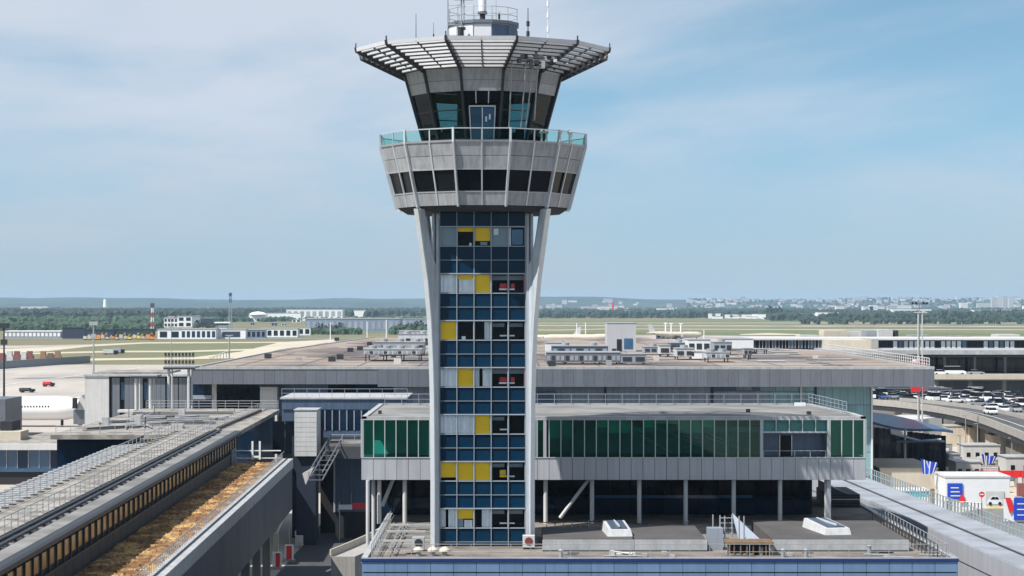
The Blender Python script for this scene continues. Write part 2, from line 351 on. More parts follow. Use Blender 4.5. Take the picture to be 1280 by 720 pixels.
# window contents: '' plain dark, Y yellow, C curtain, H half yellow, G gap curtain, B blind grey, R red desk, etc.
cont = [['B', 'H2', 'YB', 'B2', 'F'], ['C', 'HC', 'Y', 'R', 'R2'], ['Y', 'W', 'CR', 'L', 'L'], ['C', 'Y', 'CG', 'R', 'R2'],
        ['C', 'C', 'Y', 'L', ''], ['Y2', 'Y', 'Y', 'YL', 'L'], ['CG', 'H', 'CG', 'L', 'L']]
for k, (zt, zb) in enumerate(lev):
    for i in range(5):
        xa = x0 + i * cw; xb = xa + cw; xm = (xa + xb) / 2; h = zt - zb
        fm = piece('window', 'mullion_grey', (1, 1, 1), (xm, FY + 0.04, (zt + zb) / 2), tower, key=('wf', round(h, 2)),
                   mb=lambda: MB().box(-cw / 2 + .02, cw / 2 - .02, -.05, .05, -h / 2, -h / 2 + .04).box(-cw / 2 + .02, cw / 2 - .02, -.05, .05, h / 2 - .04, h / 2)
                   .box(-cw / 2 + .02, -cw / 2 + .06, -.05, .05, -h / 2 + .05, h / 2 - .05).box(cw / 2 - .06, cw / 2 - .02, -.05, .05, -h / 2 + .05, h / 2 - .05))
        piece('pane', 'clear_glass', (cw - 0.13, 0.02, h - 0.11), (xm, FY + 0.03, (zt + zb) / 2), fm)
        c = cont[k][i]; W = cw - 0.14; H = h - 0.12; zT = zt - .06; zB = zb + .06; yb = FY + 0.12
        def bl(m, a, b, t, u, nm='blind', y=yb, th=0.03):  # a..b across, t..u down
            piece(nm, m, (W * (b - a), th, H * (u - t)), (xa + .07 + W * (a + b) / 2, y, zT - H * (t + u) / 2), fm)
        def cur_(a, b, nm='curtain'):
            def mk():
                n = 8; q = MB(); ww = W * (b - a)
                for j in range(n):
                    p, r_ = -ww / 2 + ww * j / n, -ww / 2 + ww * (j + 1) / n
                    ya, yc = (0.0, 0.09) if j % 2 == 0 else (0.09, 0.0)
                    q.hexa([(p, ya, -H / 2), (r_, yc, -H / 2), (r_, yc + .02, -H / 2), (p, ya + .02, -H / 2)], [(p, ya, H / 2), (r_, yc, H / 2), (r_, yc + .02, H / 2), (p, ya + .02, H / 2)])
                return q
            piece(nm, 'curtain', (W * (b - a), 0.1, H), (xa + .07 + W * (a + b) / 2, yb, (zT + zB) / 2), fm, mb=mk, key='cur')
        if c == 'Y': bl('blind_yellow', 0, 1, 0, 1)
        if c == 'Y2': bl('blind_yellow', 0, 1, 0, .84)
        if c == 'YB': bl('blind_yellow', 0, 1, 0, .74); bl('blind_grey', .35, .8, .8, .97, 'desk')
        if c == 'H2': bl('blind_yellow', 0, 1, 0, .22); bl('curtain', .75, .9, .85, 1, 'paper')
        if c == 'H': bl('blind_yellow', 0, 1, 0, .52); bl('blind_grey', 0, .35, .52, 1); bl('curtain', .42, .95, .6, 1, 'blind')
        if c == 'HC': bl('blind_yellow', 0, 1, 0, .25); cur_(0.05, 1)
        if c == 'C': cur_(0, 1)
        if c == 'CG': cur_(0, .32) if i == 0 else cur_(0.45 if k > 4 else 0.5, .98); (cur_(.5, 1) if i == 0 else (cur_(0, .28) if k < 6 else None))
        if c == 'CR': cur_(.62, 1)
        if c == 'W': bl('curtain', .25, .5, .82, 1, 'paper')
        if c == 'B': bl('blind_grey', 0, 1, 0, 1)
        if c == 'B2': bl('blind_grey', 0, 1, 0, 1); bl('curtain', .1, .4, .05, .4, 'paper', yb - .03)
        if c == 'F': bl('window_blue', .15, .9, .1, .95, 'inner_pane'); bl('curtain', 0, .1, 0, 1, 'inner_frame')
        if c in ('R', 'R2'):
            bl('blind_grey', 0, 1, .05, .3, y=yb + .5); bl('red_paint', .1 if c == 'R2' else .5, .35 if c == 'R2' else .95, .5, .85, 'chair', yb + .4, .3); bl('curtain', .0 if c == 'R2' else .45, .35 if c == 'R2' else 1, .78, .86, 'desk', yb + .1)
            if c == 'R2': bl('red_paint', .93, 1, 0, 1, 'curtain')
        if c in ('L', 'YL'):
            bl('blind_grey', 0, .8 if i == 3 else .9, .1, .3, y=yb + .5); bl('curtain' if c == 'L' else 'blind_yellow', .5 if i == 3 else 0, 1 if i == 3 else .35, .75, .83, 'desk', yb + .1)
            if c == 'YL': bl('yellow_paint', .5, .9, .45, .75, 'chair', yb + .4, .3)
    # room floor and dark interior
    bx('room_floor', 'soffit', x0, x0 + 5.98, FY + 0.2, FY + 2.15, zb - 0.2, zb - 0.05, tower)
# mullions
for i in range(6):
    bx('mullion', 'mullion_grey', x0 + i * cw - .022, x0 + i * cw + .022, FY - 0.1, FY + 0.02, zbot, ztop, tower)
for (za, zb) in rows:
    piece('transom', 'mullion_grey', (5.92, 0.07, 0.032), (CX, FY - 0.035, za), tower)
for (za, zb) in lev:
    piece('transom', 'mullion_grey', (5.92, 0.12, 0.075), (CX, FY - 0.055, za + .01), tower)
# pilasters
for s in (-1, 1):
    for t in (-1, 1):
        yy = CY + t * 3.1
        bx('pilaster', 'tower_white', CX + s * 3.29 - .24, CX + s * 3.29 + .24, yy - .35, yy + .25, 0, 36.3, tower, bevel=.03)
        bx('pilaster_groove', 'soffit', CX + s * 3.29 - .05, CX + s * 3.29 + .05, yy - .365, yy - .34, 13, 36.3, tower)
# four radial buttress blades
prof_y = [(262, 82), (280, 79.5), (300, 77), (325, 73.6), (350, 70.3), (400, 66.2), (450, 64), (500, 62.8), (600, 62), (685, 62)]
outer = [((o / 17.9) * 1.414, fz(y)) for y, o in prof_y] + [(62 / 17.9 * 1.414, 0)]
inner = [(4.45, 0), (4.45, fz(342)), (4.95, fz(322)), (5.38, fz(300)), (5.62, fz(280)), (5.8, fz(262))]
for k in range(4):
    a = R(45 + 90 * k); ux = Vector((math.cos(a), math.sin(a), 0)); uy = Vector((-math.sin(a), math.cos(a), 0))
    MB().extr(outer + inner, (CX, CY, 0), ux, (0, 0, 1), uy, -.17, .17).build('buttress', 'tower_white', tower, bevel=.04)
    MB().extr([(outer[j][0] + .03, outer[j][1]) for j in range(11)] + [(outer[j][0] - .06, outer[j][1]) for j in reversed(range(11))], (CX, CY, 0), ux, (0, 0, 1), uy, -.21, .21).build('buttress_edge', 'alu', tower)

# ---- twelve-sided head; everything made for the bay that faces -Y and turned by 30 degrees
C15, S15 = math.cos(R(15)), math.sin(R(15))
def pt(Rr, f, z, off=0): return Vector((Rr * S15 * f, -(Rr * C15 + off), z))
def bayq(R1, z1, R2, z2, f0, f1, th=.1, off=0.0):
    a = [pt(R1, f0, z1, off - th), pt(R1, f1, z1, off - th), pt(R1, f1, z1, off), pt(R1, f0, z1, off)]
    b = [pt(R2, f0, z2, off - th), pt(R2, f1, z2, off - th), pt(R2, f1, z2, off), pt(R2, f0, z2, off)]
    return MB().hexa(a[::-1], b[::-1])
def bay(name, m, mb, ks=range(12), parent=tower, **kw):
    me = mb.mesh(name, m); out_ = []
    for k in ks:
        o = bpy.data.objects.new(name, me); C.objects.link(o); o.parent = parent; o.rotation_euler = (0, 0, R(30 * k)); out_.append(o)
    return out_
RB, ZB = 6.25, 36.76; RT, ZT = 7.42, 41.0
def rr(z): return RB + (RT - RB) * (z - ZB) / (ZT - ZB)
zw0, zw1, zm = 37.69, 39.17, 40.10
for (f0, f1) in ((-.985, -.02), (.02, .985)):
    bay('sill_panel', 'tower_panel', bayq(RB, ZB, rr(zw0 - .03), zw0 - .03, f0, f1))
    bay('window_pane', 'window_dark', bayq(rr(zw0), zw0, rr(zw1), zw1, f0 + .03, f1 - .03, .05, -.1))
    bay('frieze_panel', 'tower_panel', bayq(rr(zw1 + .03), zw1 + .03, rr(zm - .015), zm - .015, f0, f1))
    bay('frieze_panel', 'tower_panel', bayq(rr(zm + .015), zm + .015, RT, ZT, f0, f1))
bay('window_transom', 'light_band', bayq(rr(zw1 - .02), zw1 - .02, rr(zw1 + .06), zw1 + .06, -.99, .99, .12, .03))
bay('window_transom', 'light_band', bayq(rr(zw0 - .05), zw0 - .05, rr(zw0 + .03), zw0 + .03, -.99, .99, .12, .03))
bay('bay_mullion', 'alu', bayq(RB, ZB, RT, ZT, -.028, .028, .1, .06))
bay('rim', 'light_band', bayq(RT, ZT, RT + .05, ZT + .14, -1.0, 1.0, .25, .05))
mbk = MB().lathe(0, 0, [(RB - .35, ZB + .1), (RT - .25, ZT - .05)], 12)
for v in [0]:
    core = bpy.data.objects.new('body_core', mbk.mesh('body_core', 'black')); C.objects.link(core); core.parent = tower; core.rotation_euler = (0, 0, R(15))
def ring_obj(name, m, prof, rz=15):
    o = bpy.data.objects.new(name, MB().lathe(0, 0, prof, 12).mesh(name, m)); C.objects.link(o); o.parent = tower; o.rotation_euler = (0, 0, R(rz)); return o
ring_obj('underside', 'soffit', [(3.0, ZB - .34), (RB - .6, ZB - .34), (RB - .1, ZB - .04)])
ring_obj('balcony_deck', 'felt_grey', [(RT - .3, ZT - .03), (RT - .3, ZT + .04)])
# corner fins of the body (angle 15+30k): placed at f=1 edge
def fin(name, m, pts, w_, parent=tower, ks=range(12)):
    """pts (R,z) outer/inner outline of a radial blade, at corner angle -90+15"""
    a = R(-90 + 15); ux = Vector((math.cos(a), math.sin(a), 0)); uy = Vector((-math.sin(a), math.cos(a), 0))
    mb = MB().extr(pts, (0, 0, 0), ux, (0, 0, 1), uy, -w_ / 2, w_ / 2)
    return bay(name, m, mb, ks)
fin('corner_fin', 'alu', [(RB - .1, ZB - .1), (RB + .16, ZB - .1), (RT + .16, ZT), (RT + .16, ZT + .98), (RT + .06, ZT + .98), (RT - .1, ZT)], .13)
# balcony railing: glass, handrail, posts
for (f0, f1) in ((-.97, -.03), (.03, .97)):
    bay('glass_panel', 'rail_glass', bayq(RT + .02, ZT + .16, RT + .06, ZT + .86, f0, f1, .02, .02))
bay('handrail', 'alu', bayq(RT + .04, ZT + .90, RT + .05, ZT + .97, -1, 1, .07, .05))
bay('post', 'alu', bayq(RT, ZT + .1, RT + .05, ZT + .92, -.02, .02, .06, .0))
# cab
RC0, ZC0, RC1, ZC1 = 4.22, ZT, 5.62, 46.2
def rc(z): return RC0 + (RC1 - RC0) * (z - ZC0) / (ZC1 - ZC0)
zg = 44.66
bay('cab_window', 'cab_glass', bayq(rc(41.5), 41.5, rc(43.4), 43.4, -.95, .95, .04), [1, 2, 3, 4, 5, 6, 7, 8, 9, 10, 11])
bay('cab_window', 'cab_glass', bayq(rc(43.44), 43.44, rc(zg), zg, -.95, .95, .04), [1, 2, 3, 4, 5, 6, 7, 8, 9, 10, 11])
bay('cab_transom', 'dark_steel', bayq(rc(43.38), 43.38, rc(43.45), 43.45, -.97, .97, .06, .015), [1, 2, 3, 4, 5, 6, 7, 8, 9, 10, 11])
bay('cab_base', 'dark_steel', bayq(RC0, ZC0, rc(41.5), 41.5, -.98, .98, .1))
for (z0_, z1_) in ((zg + .02, 45.4), (45.42, 46.14)):
    bay('cab_frieze', 'tower_panel', bayq(rc(z0_), z0_, rc(z1_), z1_, -.97, .97, .1, .05))
bay('cab_cornice', 'light_band', bayq(rc(46.14), 46.14, rc(46.24), 46.24, -.97, .97, .1, .08))
# front bay with door
for (a, b) in ((-.93, -.36), (-.30, .30), (.36, .93)):
    bay('upper_pane', 'window_dark', bayq(rc(43.95), 43.95, rc(zg), zg, a, b, .04), [0])
for a in (-.33, .33): bay('window_post', 'alu', bayq(rc(43.85), 43.85, rc(zg), zg, a - .025, a + .025, .1, .03), [0])
bay('door_frame', 'alu', bayq(rc(43.6), 43.6, rc(43.7), 43.7, -.72, .72, .1, .05), [0])
for a in (-.70, .70): bay('door_frame', 'alu', bayq(rc(41.1), 41.1, rc(43.6), 43.6, a - .03, a + .03, .1, .05), [0])
for (a, b) in ((-.65, -.03), (.03, .65)):
    d = bay('door', 'window_blue', bayq(rc(41.15), 41.15, rc(43.55), 43.55, a, b, .05, .02), [0])[0]
bay('door_stile', 'white_paint', bayq(rc(41.15), 41.15, rc(43.55), 43.55, -.025, .025, .05, .05), [0])
for (f, z_) in ((.22, 42.6), (.42, 42.75)): bay('notice', 'white_paint', bayq(rc(z_), z_, rc(z_ + .35), z_ + .35, f - .05, f + .05, .02, .045), [0])
for (a, b) in ((-.93, -.74), (.74, .93)): bay('side_pane', 'window_dark', bayq(rc(41.5), 41.5, rc(43.9), 43.9, a, b, .04), [0])
fin('cab_rib', 'dark_steel', [(RC0 - .1, ZC0), (RC0 + .12, ZC0), (RC1 + .18, 46.1), (RC1 + .1, 46.45), (RC1 - .25, 46.3)], .17)
ring_obj('cab_core', 'dark_wall', [(1.9, 41.0), (1.9, 46.2)])
ring_obj('cab_ceiling', 'soffit', [(RC1 - .2, 45.9), (RC1 - .1, 46.2)])
bx('console', 'dark_steel', CX - 2.9, CX + 2.9, CY - 2.9, CY + 2.9, 41.1, 42.0, tower)
for (dx, dy) in ((1.6, -2.4), (-1.7, -2.3), (2.6, -.6), (-2.6, -.5), (.3, 2.6)):
    bx('monitor', 'window_dark', CX + dx - .3, CX + dx + .3, CY + dy - .04, CY + dy + .04, 42.1, 42.5, tower)
# crown: radial ribs, louvre slats, outer edge
RO, ZO = 9.2, 47.86
fin('crown_rib', 'dark_steel', [(RC1 - .05, 46.05), (RC1 + .22, 46.0), (RO + .05, ZO - .22), (RO + .12, ZO + .12), (RO - .1, ZO + .14), (RC1 - .05, 46.6)], .15)
fin('rib_tip', 'dark_steel', [(RO - .02, ZO + .1), (RO + .05, ZO + .1), (RO + .05, ZO + .42), (RO - .02, ZO + .42)], .07)
for j in range(8):
    t = j / 7.6; rj = RC1 + .32 + (RO - RC1 - .42) * t; zj = 46.32 + (ZO - 46.42) * t
    bay('slat', 'slat_white', MB().hexa([pt(rj - .2, -.97, zj - .03), pt(rj - .2, .97, zj - .03), pt(rj, .98, zj - .05), pt(rj, -.98, zj - .05)][::-1],
                                        [pt(rj - .2, -.97, zj + .095), pt(rj - .2, .97, zj + .095), pt(rj, .98, zj + .12), pt(rj, -.98, zj + .12)][::-1]))
for j in range(8):  # dark bars added under the slats to stand for the shaded gaps
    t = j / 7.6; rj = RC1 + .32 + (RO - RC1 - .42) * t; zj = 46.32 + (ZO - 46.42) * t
    bay('slat_shade', 'dark_steel', MB().hexa([pt(rj - .07, -.97, zj - .12), pt(rj - .07, .97, zj - .12), pt(rj - .02, .98, zj - .12), pt(rj - .02, -.98, zj - .12)][::-1],
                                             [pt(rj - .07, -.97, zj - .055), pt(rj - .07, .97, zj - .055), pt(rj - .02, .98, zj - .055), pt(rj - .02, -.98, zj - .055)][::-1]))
bay('crown_edge', 'slat_white', bayq(RO - .05, ZO - .16, RO, ZO + .1, -.995, .995, .14, .03))
bay('slat_hanger', 'dark_steel', MB().extr([(RC1 * C15, 46.2), (RO * C15, ZO - .1), (RO * C15, ZO + .02), (RC1 * C15, 46.35)], (0, 0, 0), (0, -1, 0), (0, 0, 1), (1, 0, 0), -.03, .03))
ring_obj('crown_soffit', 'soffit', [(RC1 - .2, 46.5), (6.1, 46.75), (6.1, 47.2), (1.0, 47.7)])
# penthouse drum
ring_obj('penthouse_wall', 'unit_grey', [(2.42, 47.7), (2.42, 49.75)])
for k in range(12):
    a = [pt(2.47, -.9, 47.9), pt(2.47, .9, 47.9)]
    bay('drum_panel', 'slat_white' if k in (0, 11, 10) else ('clad_blue_grey' if k in (1, 2) else 'unit_grey'), bayq(2.5, 48.1, 2.5, 49.65, -.92, .92, .06), [k])
ring_obj('penthouse_cap', 'fascia_grey', [(2.62, 49.72), (2.62, 49.95), (2.3, 50.0)])
for k in range(12):
    a = R(15 + 30 * k); bx('post', 'galv', CX + 2.5 * math.cos(a) - .025, CX + 2.5 * math.cos(a) + .025, CY + 2.5 * math.sin(a) - .025, CY + 2.5 * math.sin(a) + .025, 49.9, 50.95, tower)
for zz in (50.4, 50.9):
    b = MB()
    for k in range(12):
        a, c = R(15 + 30 * k), R(45 + 30 * k)
        b.tube((CX + 2.5 * math.cos(a), CY + 2.5 * math.sin(a), zz), (CX + 2.5 * math.cos(c), CY + 2.5 * math.sin(c), zz), .022, n=5)
    b.build('handrail', 'galv', tower)
MB().tube((CX - .05, CY - .3, 49.9), (CX - .05, CY - .3, 50.7), .2, n=12).build('radar_stub', 'dark_steel', tower)
MB().tube((CX - .05, CY - .3, 50.7), (CX - .05, CY - .3, 52.6), .28, n=16).build('radome', 'white_paint', tower, smooth=False)
MB().tube((CX - .05, CY - .3, 50.62), (CX - .05, CY - .3, 50.78), .34, n=16).build('radome_collar', 'dark_steel', tower)
MB().tube((CX - 1.55, CY - 2.55, 48.7), (CX - 1.55, CY - 2.55, 49.3), .2, n=12).box(CX - 1.75, CX - 1.2, CY - 2.6, CY - 2.4, 49.2, 49.4).build('floodlight', 'dark_steel', tower)
# ladder frame + radar bar on the left
def mast(x, y0, z0, z1, r, nm='antenna', m='galv', knobs=()):
    b = MB().tube((x, y0, z0), (x, y0, z1), r, r * .6, n=6)
    for kz in knobs: b.tube((x, y0, kz), (x, y0, kz + .35), r * 2.6, n=8)
    b.build(nm, m, tower)
d_ = 144.5
for (px, ya, yb_, r_, kn, m_) in ((520, 47, 17, .03, (48.35,), 'dark_steel'), (542, 44, 28, .02, (48.7,), 'dark_steel'), (624, 30, 14, .03, (50.1,), 'dark_steel'), (660, 46, 10, .045, (48.9, 49.6), 'dark_steel'), (685, 48, -8, .035, (49.2, 50.2, 51.0), 'white_paint'), (620, 30, -8, .03, (), 'galv')):
    mast(PX(px, d_), d_, PZ(ya, d_) - .3, PZ(yb_, d_), r_, knobs=kn, m=m_)
b = MB()
for px in (560, 577): b.tube((PX(px, d_), d_ - .6, 47.6), (PX(px, d_), d_ - .6, 52.4), .05, n=6)
for zz in (48.9, 49.6, 50.3, 51.0, 51.7): b.tube((PX(560, d_), d_ - .6, zz), (PX(577, d_), d_ - .6, zz), .025, n=5)
b.build('ladder_frame', 'galv', tower)
MB().box(PX(568, d_), PX(592, d_), d_ - .8, d_ - .5, 51.35, 51.5).build('radar_bar', 'off_white', tower)
MB().tube((PX(580, d_), d_ - .65, 49.8), (PX(580, d_), d_ - .65, 51.35), .05).build('radar_stem', 'galv', tower)
# equipment under the crown on the right: bracket, boxes and drop pipes
for (xa, ya, xb, yb_) in ((640, 78, 636, 160), (658, 76, 651, 160), (666, 84, 657, 160), (672, 84, 668, 150), (652, 62, 640, 78), (646, 72, 692, 74), (668, 80, 690, 84)):
    D0 = CY - 5.5 + .3; MB().tube((PX(xa, D0), D0 - (.9 if ya < 90 else 0), PZ(ya, D0)), (PX(xb, D0), D0 + (.3 if yb_ > 100 else -.9), PZ(yb_, D0)), .05, n=6).build('pipe', 'galv', tower)
for (px, py, w_, h_, m_) in ((662, 73, .5, .22, 'galv'), (671, 78, .35, .35, 'dark_steel'), (683, 75, .4, .28, 'off_white'), (676, 70, .3, .2, 'galv'), (690, 79, .3, .25, 'dark_steel'), (668, 66, .35, .18, 'dark_steel')):
    D0 = CY - 6.2; bx('lamp_housing', m_, PX(px, D0) - w_ / 2, PX(px, D0) + w_ / 2, D0 - .2, D0 + .2, PZ(py, D0) - h_ / 2, PZ(py, D0) + h_ / 2, tower, bevel=.03)
for (px, py) in ((677, 167), (683, 166), (700, 169), (712, 172)):
    D0 = CY - 5.4; MB().tube((PX(px, D0), D0, ZT), (PX(px, D0), D0, ZT + .7), .07).lathe(PX(px, D0), D0, [(.14, ZT + .7), (.16, ZT + .8), (.05, ZT + .95)], 8).build('deck_lamp', 'off_white', tower)

for (px, py, w_, h_, m_) in ((655, 71, .5, .25, 'dark_steel'), (664, 80, .3, .5, 'dark_steel'), (679, 81, .25, .5, 'galv'), (686, 72, .3, .2, 'dark_steel'), (649, 76, .3, .3, 'dark_steel'), (694, 76, .25, .2, 'off_white')):
    D0 = CY - 6.4; bx('junction_box', m_, PX(px, D0) - w_ / 2, PX(px, D0) + w_ / 2, D0 - .15, D0 + .15, PZ(py, D0) - h_ / 2, PZ(py, D0) + h_ / 2, tower)
# ================================================================== LOW BLUE BUILDING at the tower's foot
LR = 13.1
low = thing('annex_building', 'low flat-roofed annex with pale blue cladding and brown gravel roof around the tower foot', 'building', (9.7, 146, 0))
lx0, lx1, ly0, ly1 = -9.9, 29.4, 135.0, 180.0
hx0, hx1 = CX - 3.6, CX + 3.6
bx('wall', 'dark_wall', lx0 + .1, lx1 - .1, ly0 + .15, ly1 - .1, 0, LR - .35, low)
MB().box(lx0 + .3, lx1 - .3, ly0 + .3, ly1 - .2, LR - .35, LR).build('roof', 'gravel_roof', low)
n = 38
for z0_, z1_ in ((LR - .78, LR - .09), (LR - 2.3, LR - .83), (LR - 4.8, LR - 2.35)):
    panels('cladding_panel', 'blue_clad', lx0, lx1, 26, ly0, z0_, z1_, low, t=.1)
panels_y('cladding_panel', 'blue_clad', lx1 - .05, ly0, ly1, 24, LR - 3.0, LR - .22, low, t=.1)
panels_y('cladding_panel', 'blue_clad', lx0 + .05, ly0, ly1, 24, LR - 3.0, LR - .22, low, t=.1)
bx('parapet_cap', 'blue_cap', lx0 - .05, lx1 + .05, ly0 - .08, ly0 + .18, LR - .08, LR + .10, low)
bx('parapet_edge', 'coping', lx0 - .05, lx1 + .05, ly0 + .18, ly0 + .42, LR - .2, LR + .13, low)
bx('parapet_side', 'coping', lx0 - .05, lx0 + .35, ly0 + .43, ly1, LR - .2, LR + .16, low)
bx('parapet_side', 'coping', lx1 - .35, lx1 + .05, ly0 + .43, ly1, LR - .2, LR + .16, low)
rail(low, (lx0 + .6, ly0 + .55, LR), (lx1 - .5, ly0 + .55, LR), 1.0, 1.3, r=.022, mid=1)
rail(low, (lx0 + .6, ly0 + .6, LR), (lx0 + .6, 157, LR), 1.0, 1.6, r=.03)
for j in range(3):
    rail(low, (lx1 - .6 - .5 * j, ly0 + .8 + j * .4, LR), (lx1 - .6 - .5 * j, 158, LR), 1.0 - .1 * j, 1.2, r=.03, m='dark_steel' if j else 'galv')
# raised roof sections with light upstands (front edge y≈690)
for (xa, xb, dn, df) in ((678, 793, 139.8, 148), (793, 884, 139.8, 149), (965, 1136, 139.8, 152.5)):
    X0, X1 = PX(xa, 140), PX(xb, 140)
    bx('raised_roof', 'felt_roof', X0 + .06, X1 - .06, dn + .1, df, LR, LR + .78, low)
    bx('upstand', 'coping', X0, X1 - .02, dn, dn + .1, LR, LR + .8, low)
    bx('upstand_trim', 'soffit', X0, X1 - .02, dn - .05, dn, LR + .01, LR + .1, low)
rs = random.Random(3)
for i in range(16):
    x = rs.uniform(lx0 + 1.5, -6); y = rs.uniform(137, 155); 
    if i % 2: bx('cable_tray', 'galv', x - 1.2, x + 1.2, y, y + .12, LR + .15, LR + .22, low)
    else: bx('roof_pad', 'felt_roof', x - .3, x + .5, y, y + .5, LR, LR + .05, low)
for (yy, xa, xb) in ((151.3, -9, -5.9), (147.0, -9.1, -6.2), (141.2, -9.2, -5.6)):
    MB().box(xa, xb, yy, yy + .3, LR + .5, LR + .62).build('duct', 'coping', low)
for (xx,) in ((-9.0,), (-8.3,), (-7.9,)):
    MB().tube((xx, 137, LR + .25), (xx, 156, LR + .25), .05).build('pipe', 'galv', low)

for i in range(34):
    x = rs.uniform(PX(690, 138), lx1 - 1.5); y = rs.uniform(136.2, 138.8) if i % 3 else rs.uniform(152.8, 156)
    if y > 150 and x > 24: x -= 8
    k_ = i % 4
    if k_ == 0: bx('roof_patch', 'felt_roof', x, x + rs.uniform(.4, 1.6), y, y + rs.uniform(.3, 1.2), LR, LR + .03, low)
    elif k_ == 1: bx('ballast_block', 'coping', x, x + .35, y, y + .3, LR, LR + .2, low)
    elif k_ == 2: MB().tube((x, y, LR + .08), (x + rs.uniform(.8, 2.6), y + rs.uniform(-.3, .3), LR + .08), .045, n=6).build('loose_pipe', 'galv', low)
    else: MB().lathe(x, y, [(.14, LR), (.13, LR + .45), (.2, LR + .5), (.05, LR + .6)], 8).build('vent_pipe', 'galv', low)
for i in range(9):
    x = CX + 4.6 + i * .62; MB().tube((x, 150 + (i % 3) * .5, LR), (x, 150 + (i % 3) * .5, LR + .7 + .25 * (i % 2)), .04, n=5).build('stanchion', 'galv', low)
for (xa, ya, xb, yb_) in ((2.0, 150, 8, 152.5), (3, 149.5, 5.5, 153), (6, 151.5, 10, 150.2)): MB().tube((xa, ya, LR + .9), (xb, yb_, LR + .75), .035, n=5).build('cable', 'dark_steel', low)
def skylight(x, y, wid, dep, lab, rz):
    t = thing('skylight', lab, 'skylight', (x, y, LR + .78), rz, frame='local')
    MB().hexa([(-wid / 2, -dep / 2, 0), (wid / 2, -dep / 2, 0), (wid / 2, dep / 2, 0), (-wid / 2, dep / 2, 0)],
              [(-wid / 2 + .1, -dep / 2 + .15, .45), (wid / 2 - .1, -dep / 2 + .15, .45), (wid / 2 - .1, dep / 2 - .1, .65), (-wid / 2 + .1, dep / 2 - .1, .65)]).build('curb', 'pale_paint', t)
    MB().hexa([(-wid / 2 + .3, -dep / 2 + .5, .5), (wid / 2 - .3, -dep / 2 + .5, .5), (wid / 2 - .3, dep / 2 - .4, .66), (-wid / 2 + .3, dep / 2 - .4, .66)],
              [(-wid / 2 + .3, -dep / 2 + .5, .53), (wid / 2 - .3, -dep / 2 + .5, .53), (wid / 2 - .3, dep / 2 - .4, .69), (-wid / 2 + .3, dep / 2 - .4, .69)]).build('pane', 'clad_blue_grey', t)
    MB().box(-.04, .04, -dep / 2 + .5, dep / 2 - .4, .6, .73).build('glazing_bar', 'pale_paint', t)
    return t
skylight(PX(772, 143), 144.3, 1.75, 4.6, 'white framed skylight lying on the dark raised roof just right of the tower', R(3))
skylight(PX(1032, 146), 145.6, 1.9, 5.4, 'white framed skylight on the dark raised roof at the right end of the annex', R(9))
def ac(x, y, z, lab, m='off_white', s=1.0):
    t = thing('air_conditioner', lab, 'air conditioner', (x, y, z))
    bx('casing', m, x - .42 * s, x + .42 * s, y - .2, y + .25, z + .12, z + .12 + .85 * s, t, bevel=.03)
    MB().extr([(.28 * s * math.cos(a * .524), .28 * s * math.sin(a * .524)) for a in range(12)], (x, y, z + .12 + .45 * s), (1, 0, 0), (0, 0, 1), (0, 1, 0), -.23, -.21).build('fan', 'fan_red' if m == 'off_white' else 'dark_steel', t)
    bx('foot', 'dark_steel', x - .4 * s, x + .4 * s, y - .15, y + .2, z, z + .12, t)
    return t
ac(PX(661, 141), 141.2, LR, 'white air conditioner with a reddish fan at the right foot of the tower', 'off_white', 1.0)
ac(PX(524, 141), 140.2, LR, 'white air conditioner with a black fan at the left foot of the tower', 'coping', 1.0)
for i, (px, py, lb) in enumerate(((523, 696, 'rounded white roof vent nearest the left parapet of the annex'), (541, 695, 'rounded white roof vent between two others left of the tower foot'), (556, 697, 'squat pale roof vent closest to the blue shaft'))):
    D0 = 137.6; x = PX(px, D0)
    t = thing('roof_vent', lb, 'roof vent', (x, D0, LR), group='roof vents in front of the tower')
    MB().lathe(x, D0, [(.18, LR), (.16, LR + .3)], 10).build('stub', 'galv', t)
    MB().lathe(x, D0, [(.32 + .03 * i, LR + .28), (.36, LR + .4), (.2, LR + .55), (.05, LR + .6)], 12).build('cowl', 'cream', t)
t = thing('plant_deck', 'brown slatted equipment deck beside a steel ladder on the annex roof', 'equipment deck', (PX(935, 138.5), 138.5, LR))
xa, xb = PX(906, 138.5), PX(965, 138.5)
bx('deck', 'wood', xa, xb, 137.4, 139.6, LR + .78, LR + .9, t)
for i in range(8): piece('slat', 'wood', (.09, .06, .72), (xa + .1 + (xb - xa - .2) * i / 7, 137.5, LR + .41), t)
bx('drum', 'black', xa + .3, xb - .3, 137.8, 139.4, LR + .05, LR + .7, t)
t = thing('access_ladder', 'galvanised ladder and cage frame standing between two raised roofs of the annex', 'ladder', (PX(912, 141), 141, LR))
for px in (893, 901, 906, 917, 924, 930):
    MB().tube((PX(px, 141), 141 + (px % 3) * .5, LR), (PX(px, 141), 141 + (px % 3) * .5, LR + 2.3), .05, n=6).build('upright', 'galv', t)
for k in range(6): MB().tube((PX(901, 141), 141.2, LR + .4 + .35 * k), (PX(917, 141), 141.2, LR + .4 + .35 * k), .03, n=5).build('rung', 'galv', t)
bx('side_wall', 'clad_grey', PX(884, 141), PX(903, 141), 140.6, 141.6, LR, LR + 1.5, t)
MB().add([(PX(925, 142), 142, LR + .1), (PX(962, 140), 140, LR + .1), (PX(962, 140), 140, LR + .2), (PX(925, 142), 147, LR + 1.9), (PX(925, 142), 147, LR + 1.8), (PX(925, 142) + .1, 142, LR + .2)], [(0, 1, 2, 5), (0, 5, 3, 4), (5, 2, 3), (0, 4, 1)]).build('stair_panel', 'clad_grey', t)
